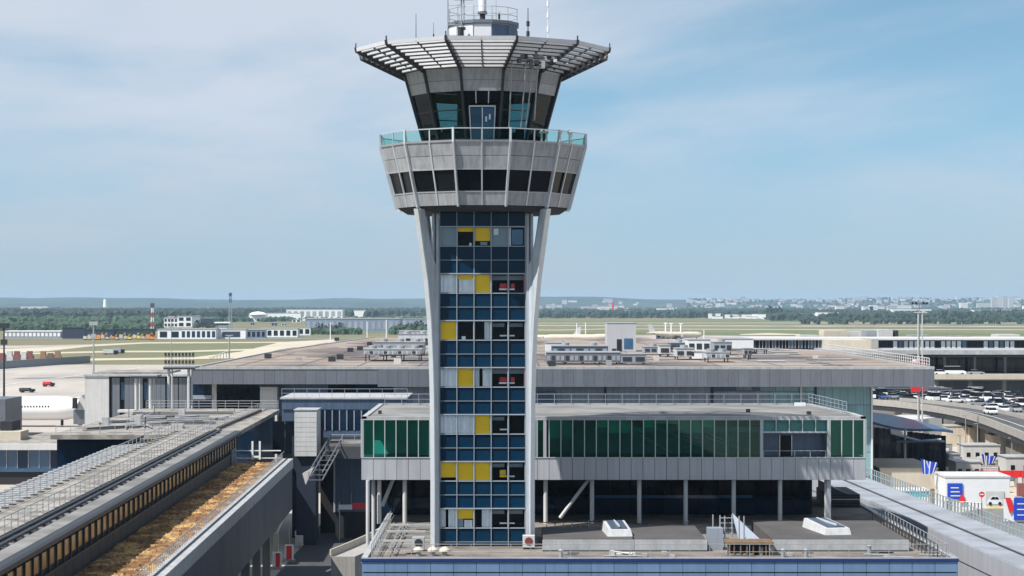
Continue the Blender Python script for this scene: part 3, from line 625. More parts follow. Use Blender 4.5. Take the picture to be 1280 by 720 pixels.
t = grp('pipe_bundle', 'off_white', MB().tube((PX(762, 137), 137, LR + .12), (PX(794, 137), 137.3, LR + .16), .09).tube((PX(765, 137), 137.4, LR + .3), (PX(790, 137), 136.8, LR + .22), .07).box(PX(762, 137), PX(768, 137), 136.8, 137.2, LR, LR + .4).box(PX(786, 137), PX(794, 137), 136.8, 137.3, LR, LR + .3), 'short bundle of white pipes lying on the gravel behind the front railing', 'pipes')

# ================================================================== GREEN GLASS OFFICE BUILDING
GY = 157.0; gx0, gx1 = PX(452, GY), PX(1082, GY)
def gz(y): return PZ(y, GY)
gb = thing('office_building', 'long office block with green glass storey raised on slim columns behind the tower', 'building', ((gx0 + gx1) / 2, GY + 10, 0))
zr, zg1, zg0, zb0 = gz(522), gz(524.5), gz(572), gz(600)
GB = 178.0
roofpoly = [(gx0, GY), (gx1, GY), (gx1, GY + 5), (PX(1012, GB), GB), (gx0, GB)]
rp2 = [(gx0 + .4, GY + .4), (gx1 - .4, GY + .4), (gx1 - .5, GY + 5), (PX(1012, GB) - .3, GB - .4), (gx0 + .4, GB - .4)]
MB().prism(roofpoly, zg1 + .02, zr - .1).build('roof_slab', 'coping', gb)
MB().prism(rp2, zr - .1, zr - .02).build('roof', 'felt_grey', gb)
def edge(p, q, z0, z1, wd, nm, m, par):
    p = Vector((*p, 0)); q = Vector((*q, 0)); d = (q - p).normalized(); nn = Vector((-d.y, d.x, 0)) * wd
    a = [p, q, q + nn, p + nn]
    return MB().prism([(v.x, v.y) for v in a], z0, z1).build(nm, m, par)
for i in range(5): edge(roofpoly[i], roofpoly[(i + 1) % 5], zr - .1, zr + .08, .38, 'parapet', 'coping', gb)
# band panels, floor, interior
bx('floor_slab', 'soffit', gx0 + .1, gx1 - .1, GY + .15, GB, zb0 + .15, zg0 - .05, gb)
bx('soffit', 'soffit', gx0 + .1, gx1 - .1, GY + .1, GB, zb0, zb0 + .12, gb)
panels('band_panel', 'light_band', gx0, gx1, 43, GY, zb0, zg0, gb)
panels_y('band_panel', 'light_band', gx0 + .02, GY + .08, GB, 14, zb0, zg0, gb)
panels_y('band_panel', 'light_band', gx1 - .02, GY + .08, GB - 14, 6, zb0, zg0, gb)
bx('inner_wall', 'teal_dark', gx0 + .3, gx1 - .3, GY + 4.0, GY + 4.2, zg0, zg1, gb)
bx('office_floor', 'soffit', gx0 + .3, gx1 - .3, GY + .3, GY + 4.0, zg0 - .03, zg0 + .02, gb)
lo0, lo1 = PX(952, GY), PX(1036, GY)
pitch = 0.92
rg = random.Random(11)
def glaze(xa, xb, z0, z1, mode):
    n_ = round((xb - xa) / pitch); ww = (xb - xa) / n_
    for i in range(n_):
        xm = xa + (i + .5) * ww
        pn = piece('window', 'rail_glass' if mode == 'T' else 'green_glass', (ww - .08, .03, z1 - z0 - .06), (xm, GY + .06, (z0 + z1) / 2), gb)
        piece('mullion', 'green_frame', (.07, .16, z1 - z0), (xa + i * ww, GY + .04, (z0 + z1) / 2), gb)
        if mode == 'L': dr = .55 if i % 5 != 0 else .95; colr = 'green_blind'
        elif mode == 'R': dr = .95; colr = 'green_blind'
        elif mode == 'T': dr = 1.0; colr = 'blind_grey'
        else: dr = .0 if 2 < i < n_ - 4 else rg.choice([.3, .5, .4]); colr = 'green_blind'
        if mode == 'M' and 2 < i: dr = rg.choice([0, 0, 0, .1, .2, .35]) 
        if dr: piece('blind', colr, (ww - .1, .03, (z1 - z0 - .1) * dr), (xm, GY + .28, z1 - .05 - (z1 - z0 - .1) * dr / 2), gb)
    piece('mullion', 'green_frame', (.07, .16, z1 - z0), (xb, GY + .04, (z0 + z1) / 2), gb)
glaze(gx0 + .06, PX(537, GY), zg0, zg1, 'L')
glaze(PX(537, GY) + .1, PX(670, GY), zg0, zg1, 'M')
glaze(PX(670, GY) + .1, lo0, zg0, zg1, 'M')
glaze(lo0 + .1, lo1, gz(541), zg1, 'T')
glaze(lo1 + .1, gx1 - .06, zg0, zg1, 'R')
for xx in (lo0, lo1, gx0 + .05, gx1 - .05, PX(908 - 227, GY)): bx('corner_post', 'light_band', xx - .12, xx + .12, GY - .02, GY + .22, zg0, zg1 + .02, gb)
bx('head_trim', 'light_band', gx0, gx1, GY - .03, GY + .2, zg1 - .04, zg1 + .02, gb)
bx('sill_trim', 'green_frame', gx0, gx1, GY - .05, GY + .2, zg0 - .04, zg0 + .03, gb)
bx('loggia_wall', 'clad_blue_grey', lo0 + .1, lo1 - .1, GY + 1.5, GY + 1.6, zg0, gz(541), gb)
bx('loggia_lintel', 'light_band', lo0 + .1, lo1 - .1, GY - .02, GY + 1.5, gz(541) - .02, gz(541) + .12, gb)
dr_ = bx('door', 'black', PX(975, GY + 1.5), PX(989, GY + 1.5), GY + 1.42, GY + 1.49, zg0, zg0 + 1.6, gb)
MB().box(PX(974, GY + 1.5), PX(975, GY + 1.5), GY + 1.4, GY + 1.49, zg0, zg0 + 1.65).box(PX(989, GY + 1.5), PX(990, GY + 1.5), GY + 1.4, GY + 1.49, zg0, zg0 + 1.65).build('frame', 'alu', dr_)
rail(gb, (lo0 + .2, GY + .25, zg0), (lo1 - .2, GY + .25, zg0), .5, 1.2, mid=0)
# diagonal reflections in the hall glass, shaped as solid tubes behind the panes
for (xa, ya, xb, yb_) in ((770, 528, 840, 566), (800, 526, 905, 570), (860, 530, 925, 560), (880, 545, 920, 562), (845, 540, 880, 556)):
    MB().tube((PX(xa, GY + 2), GY + 1.6, PZ(ya, GY + 2)), (PX(xb, GY + 2), GY + 2.4, PZ(yb_, GY + 2)), .09, n=6).build('brace', 'coping', gb)
for px in (908, 682, 715): MB().tube((PX(px, GY + 1), GY + 1, zg0), (PX(px, GY + 1), GY + 1, zg1), .16).build('inner_column', 'coping', gb)
bx('truss_chord', 'teal_clad', PX(740, GY + 2), PX(950, GY + 2), GY + 2.2, GY + 2.5, zg1 - 1.1, zg1 - .7, gb)
# ground level under the overhang
for px in (682, 740, 799, 857, 917, 975, 1033, 506, 474):
    MB().tube((PX(px, GY + .6), GY + .6, LR), (PX(px, GY + .6), GY + .6, zb0), .17, n=12).build('column', 'off_white', gb)
for (px, dd) in ((459, GY - .2), (466, GY + 1.0)):
    MB().tube((PX(px, dd) + .05, dd, 0), (PX(px, dd) + .05, dd, zb0), .15, n=12).build('column', 'off_white', gb)
MB().tube((PX(736, GY + 1), GY + .8, zb0), (PX(700, GY + 1), GY + 1.0, LR + .4), .14).build('brace', 'off_white', gb)
MB().tube((PX(492, GY + 2), GY + 2, zb0), (PX(478, GY + 2), GY + 2, LR + 1.2), .15).build('brace', 'off_white', gb)
yb2 = GY + 7
n_ = 24; ww = (gx1 - 3.2 - gx0 - .5) / n_
for i in range(n_):
    xm = gx0 + .5 + (i + .5) * ww
    piece('lower_window', 'window_navy', (ww - .06, .06, 1.25), (xm, yb2, LR + .75), gb)
    piece('upper_window', 'window_dark', (ww - .06, .06, 1.9), (xm, yb2 + .4, LR + 2.4), gb)
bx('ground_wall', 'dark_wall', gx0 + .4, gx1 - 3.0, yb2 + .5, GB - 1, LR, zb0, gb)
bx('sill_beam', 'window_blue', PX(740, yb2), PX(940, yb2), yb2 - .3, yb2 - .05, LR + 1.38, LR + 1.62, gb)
bx('end_pier', 'light_band', PX(1037, GY) - .15, PX(1037, GY) + .15, GY + .3, GY + .7, LR, zb0, gb)
# rear roof fence
rail(gb, (gx0 + .5, GB - .5, zr), (PX(1010, GB), GB - .5, zr), .9, 1.5, r=.024, mid=1, m='clad_grey')
rail(gb, (PX(1010, GB), GB - .5, zr), (gx1 - .6, GY + 5.2, zr), .95, 1.5, r=.026, mid=2, m='clad_grey')
for i, (px, py, ww, m_) in enumerate(((545, 508, 1.6, 'coping'), (935, 515, .3, 'dark_steel'), (1000, 507, .9, 'white_paint'), (1011, 518, .3, 'dark_steel'), (475, 517, .25, 'dark_steel'))):
    D0 = (EYE - zr) * F / (py - 380); bx('roof_hatch', m_, PX(px, D0) - ww / 2, PX(px, D0) + ww / 2, D0 - .3, D0 + .3, zr - .02, zr + .25, gb)

# gangway with plain grey roof running away on the right
gw = thing('covered_gangway', 'long pale grey covered gangway running past the right side of the annex', 'gangway', (32.3, 170, 0), R(0) + math.atan(.043), frame='local')
# local x: across (0 = left wall), y along
bx('roof', 'gang_roof', .02, 2.0, -60, 52, 12.42, 12.5, gw)
bx('roof_step', 'gang_roof', 2.02, 4.6, -60, 52, 12.55, 12.68, gw)
bx('seam', 'dark_steel', 1.98, 2.06, -60, 52, 12.3, 12.62, gw)
panels_y('wall_panel', 'light_band', 0, -60, 52, 40, 7.0, 12.45, gw)
bx('wall_core', 'soffit', .1, 4.5, -59.9, 51.9, 7.0, 12.4, gw)
bx('seam', 'soffit', -.07, -.03, -60, 52, 11.0, 11.06, gw)
n_ = 110
for i in range(n_ + 1):
    piece('post', 'galv' if i % 2 else 'teal_clad', (.08, .3 if i % 2 else .12, 1.05), (4.5, -58 + 108 * i / n_, 13.2), gw)
for zz in (13.2, 13.7): MB().tube((4.5, -59, zz), (4.5, 51, zz), .035, n=6).build('handrail', 'galv', gw)
n_ = 0
for yy in range(-50, 52, 14): bx('pillar', 'concrete', 1.5, 3.0, yy, yy + 1, 0, 7.0, gw)
# ================================================================== LEFT PIER (long raised walkway building)
PR = 16.0
pier = thing('pier_building', 'long raised pier with flat beige roof, handrails and dark eave running away at the left', 'building', (-31, 143, 0), math.atan(.0245), frame='local')
u = lambda a: a + 31.0
Y0, Y1 = -47, 84
bx('roof', 'pier_roof', u(-35.2), u(-31.4), Y0, Y1, PR - .5, PR, pier)
bx('roof_gutter', 'felt_roof', u(-31.4), u(-29.7), Y0, Y1, PR - .5, PR - .22, pier)
bx('roof_border', 'felt_grey', u(-29.7), u(-28.55), Y0, Y1, PR - .5, PR + .02, pier, bevel=.04)
MB().extr([(u(-28.55), PR - .5), (u(-27.95), PR - .42), (u(-27.9), PR - .12), (u(-28.1), PR - .02), (u(-28.55), PR + .0)], (0, 0, 0), (1, 0, 0), (0, 0, 1), (0, 1, 0), Y0, Y1).build('eave', 'dark_steel', pier)
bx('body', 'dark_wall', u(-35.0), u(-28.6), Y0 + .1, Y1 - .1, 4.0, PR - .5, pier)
bx('pipe_rail', 'dark_steel', u(-30.95), u(-30.65), Y0, Y1, PR - .05, PR + .14, pier)
bx('pipe_rail', 'dark_steel', u(-30.35), u(-30.1), Y0, Y1, PR - .05, PR + .12, pier)
for i in range(62):
    piece('rail_support', 'galv' if i % 2 else 'soffit', (1.3, .3, .12), (u(-30.4), Y0 + .8 + 2.1 * i, PR - .06), bpy.data.objects['pier_building'])
rail(pier, (u(-35.0), Y0, PR), (u(-35.0), Y1, PR), 1.05, 2.4, r=.035, mid=1)
rail(pier, (u(-31.3), Y0, PR), (u(-31.3), Y1, PR), 1.05, 1.9, r=.03, mid=1)
for i in range(54):
    y = Y0 + 1.2 + 2.4 * i
    piece('post_base', 'soffit', (.45, .45, .08), (u(-34.8), y, PR + .04), pier)
    if i % 2: piece('roof_patch', 'felt_grey', (.7, .5, .04), (u(-33.4 + (i * 37 % 10) / 8), y, PR + .02), pier)
# sloping frames on the left edge
for i in range(44):
    y = Y0 + 20 + 2.1 * i
    MB().hexa([(u(-38.8), y, PR - .5), (u(-35.3), y, PR - .25), (u(-35.3), y + .7, PR - .25), (u(-38.8), y + .7, PR - .5)],
              [(u(-38.8), y, PR - .3), (u(-35.3), y, PR - .05), (u(-35.3), y + .7, PR - .05), (u(-38.8), y + .7, PR - .3)]).build('fin', 'coping', pier)
bx('fin_beam', 'felt_grey', u(-38.9), u(-38.7), Y0, Y1, PR - .8, PR - .52, pier)
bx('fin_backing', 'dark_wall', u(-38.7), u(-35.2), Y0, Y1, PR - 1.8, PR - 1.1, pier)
# window band facing the lower roof
for i in range(57):
    y = Y0 + 1.1 + 2.3 * i
    piece('window', 'window_sun', (.05, 2.1, 1.0), (u(-28.5), y, PR - 1.35), pier)
    piece('mullion', 'dark_steel', (.16, .14, 1.5), (u(-28.45), y + 1.15, PR - 1.45), pier)
bx('sill', 'dark_steel', u(-28.6), u(-28.35), Y0, Y1, PR - 2.3, PR - 2.18, pier)
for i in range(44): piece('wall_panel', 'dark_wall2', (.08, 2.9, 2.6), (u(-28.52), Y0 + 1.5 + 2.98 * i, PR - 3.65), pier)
bx('wall_rail', 'clad_blue_grey', u(-28.5), u(-28.38), Y0, Y1, PR - 4.35, PR - 4.25, pier)
# lower roof: planted strip
ye = 82; LRZ = 12.6
bx('lower_roof', 'sedum', u(-28.4), u(-23.2), Y0, ye, LRZ - .5, LRZ, pier)
rs = random.Random(5); tuft = MB()
def blob(mb, x, y, z, a, b, h, r_):
    n = 7; ring = []
    for j in range(n):
        t = 2 * math.pi * j / n + r_.random() * .5; q = .7 + .5 * r_.random(); ring.append((x + a * q * math.cos(t), y + b * q * math.sin(t), z))
    top = [(x + (p[0] - x) * .55, y + (p[1] - y) * .55, z + h * (.6 + .6 * r_.random())) for p in ring]
    mb.add(ring + top, [(i, (i + 1) % n, n + (i + 1) % n, n + i) for i in range(n)] + [tuple(range(n, 2 * n))])
for i in range(2600):
    y = rs.uniform(Y0 + 1, ye - .5); x = rs.uniform(u(-28.2), u(-23.4))
    blob(tuft, x, y, LRZ - .02, rs.uniform(.12, .42), rs.uniform(.12, .42), rs.uniform(.04, .15), rs)
o = tuft.build('planting', 'sedum_pale', pier); o['kind'] = 'stuff'
bx('coping', 'coping', u(-23.2), u(-22.05), Y0, ye, LRZ - .6, LRZ + .42, pier, bevel=.03)
bx('coping_line', 'dark_steel', u(-22.75), u(-22.65), Y0, ye, LRZ + .45, LRZ + .49, pier)
for i in range(134): piece('post', 'galv', (.05, .05, .75), (u(-23.05), Y0 + .5 + .95 * i, LRZ + .8), pier)
MB().tube((u(-23.05), Y0, LRZ + 1.17), (u(-23.05), ye, LRZ + 1.17), .035, n=6).build('handrail', 'galv', pier)
for i in range(64):
    piece('clad_panel', 'pier_clad', (.08, 1.97, 5.4), (u(-22.1), Y0 + 1 + 2.0 * i, LRZ - 2.35), pier)
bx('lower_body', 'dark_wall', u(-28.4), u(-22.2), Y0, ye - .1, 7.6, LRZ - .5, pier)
for i in range(12): bx('pillar', 'concrete', u(-24.6), u(-23.8), Y0 + 5 + 10.5 * i, Y0 + 5.8 + 10.5 * i, 0, 7.6, pier)
bx('end_wall', 'clad_blue_grey', u(-28.6), u(-28.35), 78, 83, 10.8, 14.2, pier)
MB().box(u(-28.2), u(-23.3), 80.9, 81.1, 13.9, 14.0).box(u(-28.2), u(-23.3), 80.9, 81.1, 13.1, 13.18).box(u(-26.5), u(-26.3), 80.8, 80.9, 13.0, 15.0).box(u(-25.7), u(-25.5), 80.8, 80.9, 13.0, 15.0).box(u(-26.3), u(-25.7), 80.8, 80.9, 13.2, 13.4).build('hatch_rail', 'white_paint', pier)

# junction roof beyond the pier
jr = thing('junction_building', 'low beige roofed junction block joining the pier to the terminal', 'building', (-41, 255, 0))
def prism(nm, m, poly, z0, z1, par): return MB().prism(poly, z0, z1).build(nm, m, par)
prism('roof', 'pier_roof', [(-51.5, 228.5), (-34.2, 228.5), (-34.2, 286), (-51.5, 286)], 14.9, 15.4, jr)
prism('roof_edge', 'pier_roof', [(-34.2, 231), (-31.4, 231), (-32.4, 286), (-34.2, 286)], 14.8, 15.3, jr)
prism('gutter', 'felt_roof', [(-34.7, 240), (-34.2, 240), (-34.2, 280), (-34.7, 280)], 15.4, 15.6, jr)
prism('wall', 'window_navy', [(-51, 229.5), (-32.3, 233), (-33, 285), (-51, 285)], 0, 14.8, jr)
for i in range(9): piece('glass_panel', 'window_blue', (.06, 5.2, 4.2), (-31.9 - i * .11, 236 + 5.4 * i, 12.4), jr)
for i, (xa, ya, xb, yb_) in enumerate(((-49, 236, -38, 252), (-50, 250, -40, 262), (-44, 246, -36, 249), (-47, 262, -39, 264), (-50, 270, -37, 272), (-43, 256, -36, 258))):
    edge((xa, ya), (xb, yb_), 15.4, 15.75, .7, 'roof_duct', 'coping' if i % 2 else 'felt_grey', jr)
    edge((xa, ya - .8), (xb, yb_ - .8), 15.4, 15.5, .5, 'roof_joint', 'felt_roof', jr)
rj_ = random.Random(8)
for i in range(26):
    x = rj_.uniform(-50, -36); y = rj_.uniform(231, 282); k = i % 4
    if k == 0: bx('roof_patch', 'felt_grey', x, x + rj_.uniform(1, 3), y, y + rj_.uniform(1, 4), 15.4, 15.43, jr)
    elif k == 1: bx('vent_box', 'coping', x, x + .8, y, y + .8, 15.4, 15.4 + rj_.uniform(.3, 1.1), jr)
    elif k == 2: MB().tube((x, y, 15.65), (x + rj_.uniform(-3, 3), y + rj_.uniform(3, 9), 15.65), .1, n=6).build('roof_pipe', 'galv', jr)
    else: MB().tube((x, y, 15.4), (x, y, 16.7), .05, n=5).build('roof_rod', 'dark_steel', jr)
rail(jr, (-34.4, 231, 15.4), (-34.4, 285, 15.4), 1.0, 2.0, r=.03)
rail(jr, (-51, 229, 15.4), (-34.5, 229, 15.4), 1.0, 1.6, r=.03)
rail(jr, (-51, 285.5, 15.4), (-32.6, 285.5, 15.4), 1.1, 1.8, r=.035, mid=2)
rail(jr, (-47, 240, 15.4), (-35.4, 240, 15.4), 1.0, 1.8, r=.03)
bx('vent_box', 'coping', -40, -38.6, 240, 241.5, 15.4, 15.9, jr)
bx('vent_box', 'felt_roof', -43.5, -42.5, 257, 258, 15.4, 16.0, jr)

# connector building crossing behind the canyon, with blue windows
cb = thing('connector_building', 'blue grey connector building with window bands closing the dark road canyon', 'building', (-24, 262, 0))
def cy(y): return PZ(y, 262)
cx0, cx1 = PX(352, 262), PX(470, 262)
xw0, xw1 = PX(397, 262), PX(470, 262)
bx('core', 'clad_blue_grey', cx0, cx1 + 4, 262.3, 276, cy(545), cy(500), cb)
panels('clad_panel', 'clad_blue_grey', cx0, cx1 + 4, 10, 262.1, cy(512), cy(499), cb)
n_ = 8
for i in range(n_):
    ww = (xw1 - xw0) / n_; piece('window', 'window_navy', (ww - .15, .08, cy(513) - cy(538)), (xw0 + (i + .5) * ww, 262.15, cy(525.5)), cb)
    piece('mullion', 'clad_grey', (.14, .2, cy(513) - cy(538)), (xw0 + i * ww, 262.1, cy(525.5)), cb)
panels('clad_panel', 'clad_blue_grey', cx0, cx1 + 4, 8, 262.1, cy(547), cy(538.5), cb)
for i in range(4): piece('window', 'window_dark', (1.5, .08, 4.2), (PX(348, 262) + i * 1.65, 262.1, cy(547)), cb)
bx('roof', 'coping', cx0 - .2, cx1 + 4, 261.9, 276, cy(499), cy(497), cb)
rail(cb, (cx0, 262.2, cy(497)), (cx1 + 4, 262.2, cy(497)), 1.1, 1.6, r=.028, mid=1, m='clad_grey')
bx('gallery_roof', 'felt_grey', PX(408, 256), cx1 + 6, 255, 262, cy(556), cy(550), cb)
bx('gallery_fascia', 'soffit', PX(408, 256), cx1 + 6, 254.6, 255, cy(568), cy(553), cb)
rail(cb, (PX(412, 255), 255.2, cy(550)), (cx1 + 4, 255.2, cy(550)), 1.1, 1.6, r=.035)
panels('lower_panel', 'clad_blue_grey', PX(419, 262), cx1 + 3, 4, 262, cy(640), cy(571), cb)
bx('lower_frame', 'light_band', PX(417, 262), PX(419, 262), 261.8, 262.1, cy(640), cy(566), cb)
bx('opening', 'black', PX(395, 262), PX(417, 262), 268, 268.5, 0, cy(566), cb)
bx('left_wall', 'navy_shade', PX(365, 262), PX(395, 262), 262, 262.3, 0, cy(545), cb)
bx('drain_pipe', 'clad_grey', PX(395, 262), PX(396.5, 262), 261.7, 262, 0, cy(570), cb)
bx('base_wall', 'dark_wall', PX(419, 262), cx1 + 6, 262.2, 262.6, 0, cy(638), cb)
st = thing('lift_shaft', 'white boxy lift shaft standing between the junction roof and the connector', 'lift shaft', (PX(382, 254), 256, 0))
bx('shaft', 'off_white', PX(368, 254), PX(396, 254), 254, 259, PZ(568, 254), PZ(513, 254), st)
bx('shaft_base', 'navy_shade', PX(370, 254), PX(394, 254), 254.5, 258.5, 0, PZ(568, 254), st)
for i in range(9): piece('cladding_panel', 'off_white', (PX(396, 254) - PX(368, 254) - .05, .05, .56), (PX(382, 254), 253.97, PZ(516, 254) - .3 - .6 * i), st)
bx('cap', 'coping', PX(367, 254), PX(397, 254), 253.9, 259.1, PZ(513, 254), PZ(512, 254), st)
gy_ = thing('link_stair', 'grey railed link stair dropping from the connector to the planted roof', 'stair', (PX(390, 248), 248, 10))
for (dx, dz) in ((0, 0), (0, .9), (1.6, 0), (1.6, .9)):
    MB().tube((PX(386, 243) + dx, 243, PZ(600, 243) + dz), (PX(412, 256) + dx, 258, PZ(552, 258) + dz), .09, n=6).build('stringer', 'fascia_grey', gy_)
for i in range(9):
    t_ = i / 8; xx = PX(386, 243) * (1 - t_) + PX(412, 256) * t_; zz = PZ(600, 243) * (1 - t_) + PZ(552, 258) * t_
    piece('tread', 'fascia_grey', (1.6, .4, .08), (xx + .8, 243 + 15 * t_, zz), gy_); piece('post', 'fascia_grey', (.06, .06, .9), (xx, 243 + 15 * t_, zz + .45), gy_)
MB().add([(PX(378, 243), 243, PZ(592, 243)), (PX(392, 243), 243, PZ(584, 243)), (PX(382, 243), 243, PZ(606, 243)), (PX(378, 243), 244, PZ(592, 243)), (PX(392, 243), 244, PZ(584, 243)), (PX(382, 243), 244, PZ(606, 243))], [(0, 2, 1), (3, 4, 5), (0, 1, 4, 3), (1, 2, 5, 4), (2, 0, 3, 5)]).build('end_bracket', 'off_white', gy_)

# things in the canyon
hb = thing('height_barrier', 'white and red height limit bar hung across the dark road opening', 'height barrier', (PX(440, 258), 258, 0))
bx('white_bar', 'white_paint', PX(423, 258), PX(440, 258), 258, 258.2, PZ(637, 258), PZ(631, 258), hb)
bx('red_bar', 'red_paint', PX(440.3, 258), PX(462, 258), 258, 258.2, PZ(636, 258), PZ(629, 258), hb)
for px in (424, 461): MB().tube((PX(px, 258), 258.3, 0), (PX(px, 258), 258.3, PZ(628, 258)), .08).build('post', 'galv', hb)
for i, (px, D0, lb) in enumerate(((361, 238, 'red and white beacon block farther along the pier wall, with a thin pole'), (346, 231, 'red and white beacon block nearest the camera beside the pier wall'))):
    x = PX(px, D0); t = thing('traffic_beacon', lb, 'traffic beacon', (x, D0, 0))
    bx('case', 'white_paint', x - .5, x + .5, D0, D0 + .5, .3, 2.0, t, bevel=.05); bx('red_panel', 'red_paint', x - .28 + .15 * i, x + .35, D0 - .03, D0, .35, 1.9, t)
    MB().tube((x, D0 + .3, 0), (x, D0 + .3, 4.2), .05).build('pole', 'galv', t); bx('foot', 'concrete', x - .7, x + .7, D0 - .2, D0 + .7, 0, .3, t)
grp('barrier_gate', 'cream', MB().tube((PX(345, 245), 245, 2.4), (PX(362, 252), 252, 5.2), .12).box(PX(345, 245) - .3, PX(345, 245) + .3, 244.7, 245.3, 0, 2.6), 'raised pale barrier arm beside the red and white beacons', 'barrier')
for i, (px, D0, cl) in enumerate(((374, 252, 'off_white'), (380, 256, 'blue_clad'), (386, 259, 'off_white'), (391, 260, 'blue_clad'))):
    x = PX(px, D0)
    grp('trolley', cl, MB().box(x - .5, x + .5, D0 - .4, D0 + .4, .35, .5).box(x - .45, x + .45, D0 - .35, D0 + .35, .55, 1.5).box(x - .4, x - .3, D0 - .3, D0 - .2, 0, .35).box(x + .3, x + .4, D0 - .3, D0 - .2, 0, .35).box(x - .5, x - .42, D0 - .4, D0 + .4, 1.5, 2.1),
        ('white luggage trolley nearest the pier wall in the canyon', 'blue luggage trolley behind the nearest white one', 'white luggage trolley farther back in the canyon', 'blue luggage trolley farthest back in the canyon')[i], 'trolley', 'trolleys parked along the canyon')
rp = thing('curved_ramp', 'beige curved ramp wall sweeping past the annex corner at the bottom', 'ramp', (-16, 226, 0))
pts = []
for i in range(15):
    t_ = i / 14; y = 206 + 42 * t_; x = -18.2 + 5.2 * t_ + 1.2 * math.sin(t_ * 3.1) ; pts.append((x, y))
MB().prism(pts + [(p[0] + 2.4, p[1]) for p in reversed(pts)], 0, 4.6).build('deck', 'concrete', rp)
for i in range(0, 14, 1): edge(pts[i], pts[i + 1], 4.6, 5.3, .15, 'parapet', 'cream', rp)

# ================================================================== far-left gate lounge, plane, screens
gl = thing('gate_lounge', 'low glass gate lounge with a white roof edge at the far left', 'building', (-78, 342, 0))
bx('roof', 'off_white', -100, -56, 338, 339, 5.9, 6.9, gl)
bx('roof_deck', 'pier_roof', -100, -56, 339, 372, 6.3, 6.7, gl)
for i in range(24): piece('window', ('window_blue', 'window_navy')[i % 3 == 1], (1.7, .08, 3.0), (-99 + i * 1.8, 339.3, 4.3), gl); piece('mullion', 'galv', (.1, .2, 3.0), (-98.1 + i * 1.8, 339.2, 4.3), gl)
bx('base', 'dark_wall', -100, -56, 339.4, 371, 0, 5.9, gl)
bx('base_band', 'window_blue', -100, -56, 339, 339.3, 2.2, 2.8, gl)
bx('plant_box', 'cream', -92, -84, 350, 356, 6.7, 8.2, gl); bx('plant_box', 'pier_roof', -76, -66, 352, 362, 6.7, 7.6, gl)
MB().lathe(PX(105, 345), 346, [(1.6, 6.7), (1.5, 8.0), (.9, 8.9)], 14).build('roof_dome', 'dark_wall', gl)
for i in range(3): MB().tube((PX(100 + 5 * i, 344), 344.4, 6.8), (PX(103 + 4 * i, 344), 345, 9.2), .06).build('dome_rib', 'coping', gl)
for i, (px, w_) in enumerate(((2, 3), (9, 2.4), (18, 2), (28, 3.2))):
    D0 = 300 + i * 6; x = PX(px, D0)
    grp('service_cart', ('red_paint', 'off_white', 'galv', 'red_paint')[i], MB().box(x - w_ / 2, x + w_ / 2, D0, D0 + 1.6, .5, 1.5).box(x - w_ / 2, x - w_ / 2 + .5, D0 + .2, D0 + 1.4, 0, .5).box(x + w_ / 2 - .5, x + w_ / 2, D0 + .2, D0 + 1.4, 0, .5).box(x - .4, x + .5, D0 + .2, D0 + 1.4, 1.5, 2.2),
        ('red service cart nearest the left frame edge below the lounge', 'white service cart below the glass lounge', 'grey service cart below the glass lounge', 'long red service cart right of the other carts')[i], 'service cart', 'service carts on the left apron')
jb = thing('jet_bridge', 'dark grey jet bridge docked at the nose of the white airliner', 'jet bridge', (PX(120, 430), 430, 0))
bx('tunnel', 'fascia_grey', PX(93, 425), PX(150, 425), 424, 430, PZ(530, 425), PZ(512, 425), jb)
bx('rotunda', 'soffit', PX(128, 405), PX(166, 405), 404, 412, PZ(530, 405), PZ(511, 405), jb)
bx('walkway', 'pier_roof', PX(88, 400), PX(165, 400), 396, 402, PZ(545, 400), PZ(541, 400), jb)
MB().add([(PX(103, 425), 424, PZ(494, 425)), (PX(116, 425), 424, PZ(512, 425)), (PX(95, 425), 424, PZ(512, 425)), (PX(103, 425), 430, PZ(494, 425)), (PX(116, 425), 430, PZ(512, 425)), (PX(95, 425), 430, PZ(512, 425))], [(0, 2, 1), (3, 4, 5), (0, 1, 4, 3), (1, 2, 5, 4), (2, 0, 3, 5)]).build('canopy', 'off_white', jb)
MB().box(PX(93, 425), PX(98, 425), 423, 424, PZ(510, 425), PZ(497, 425)).build('bellows', 'black', jb)
for px in (100, 140): MB().tube((PX(px, 427), 427, 0), (PX(px, 427), 427, PZ(530, 427)), .5).build('leg', 'galv', jb)
MB().box(PX(62, 395), PX(100, 395), 380, 396, 3.4, 4.4).build('service_roof', 'pier_roof', jb)

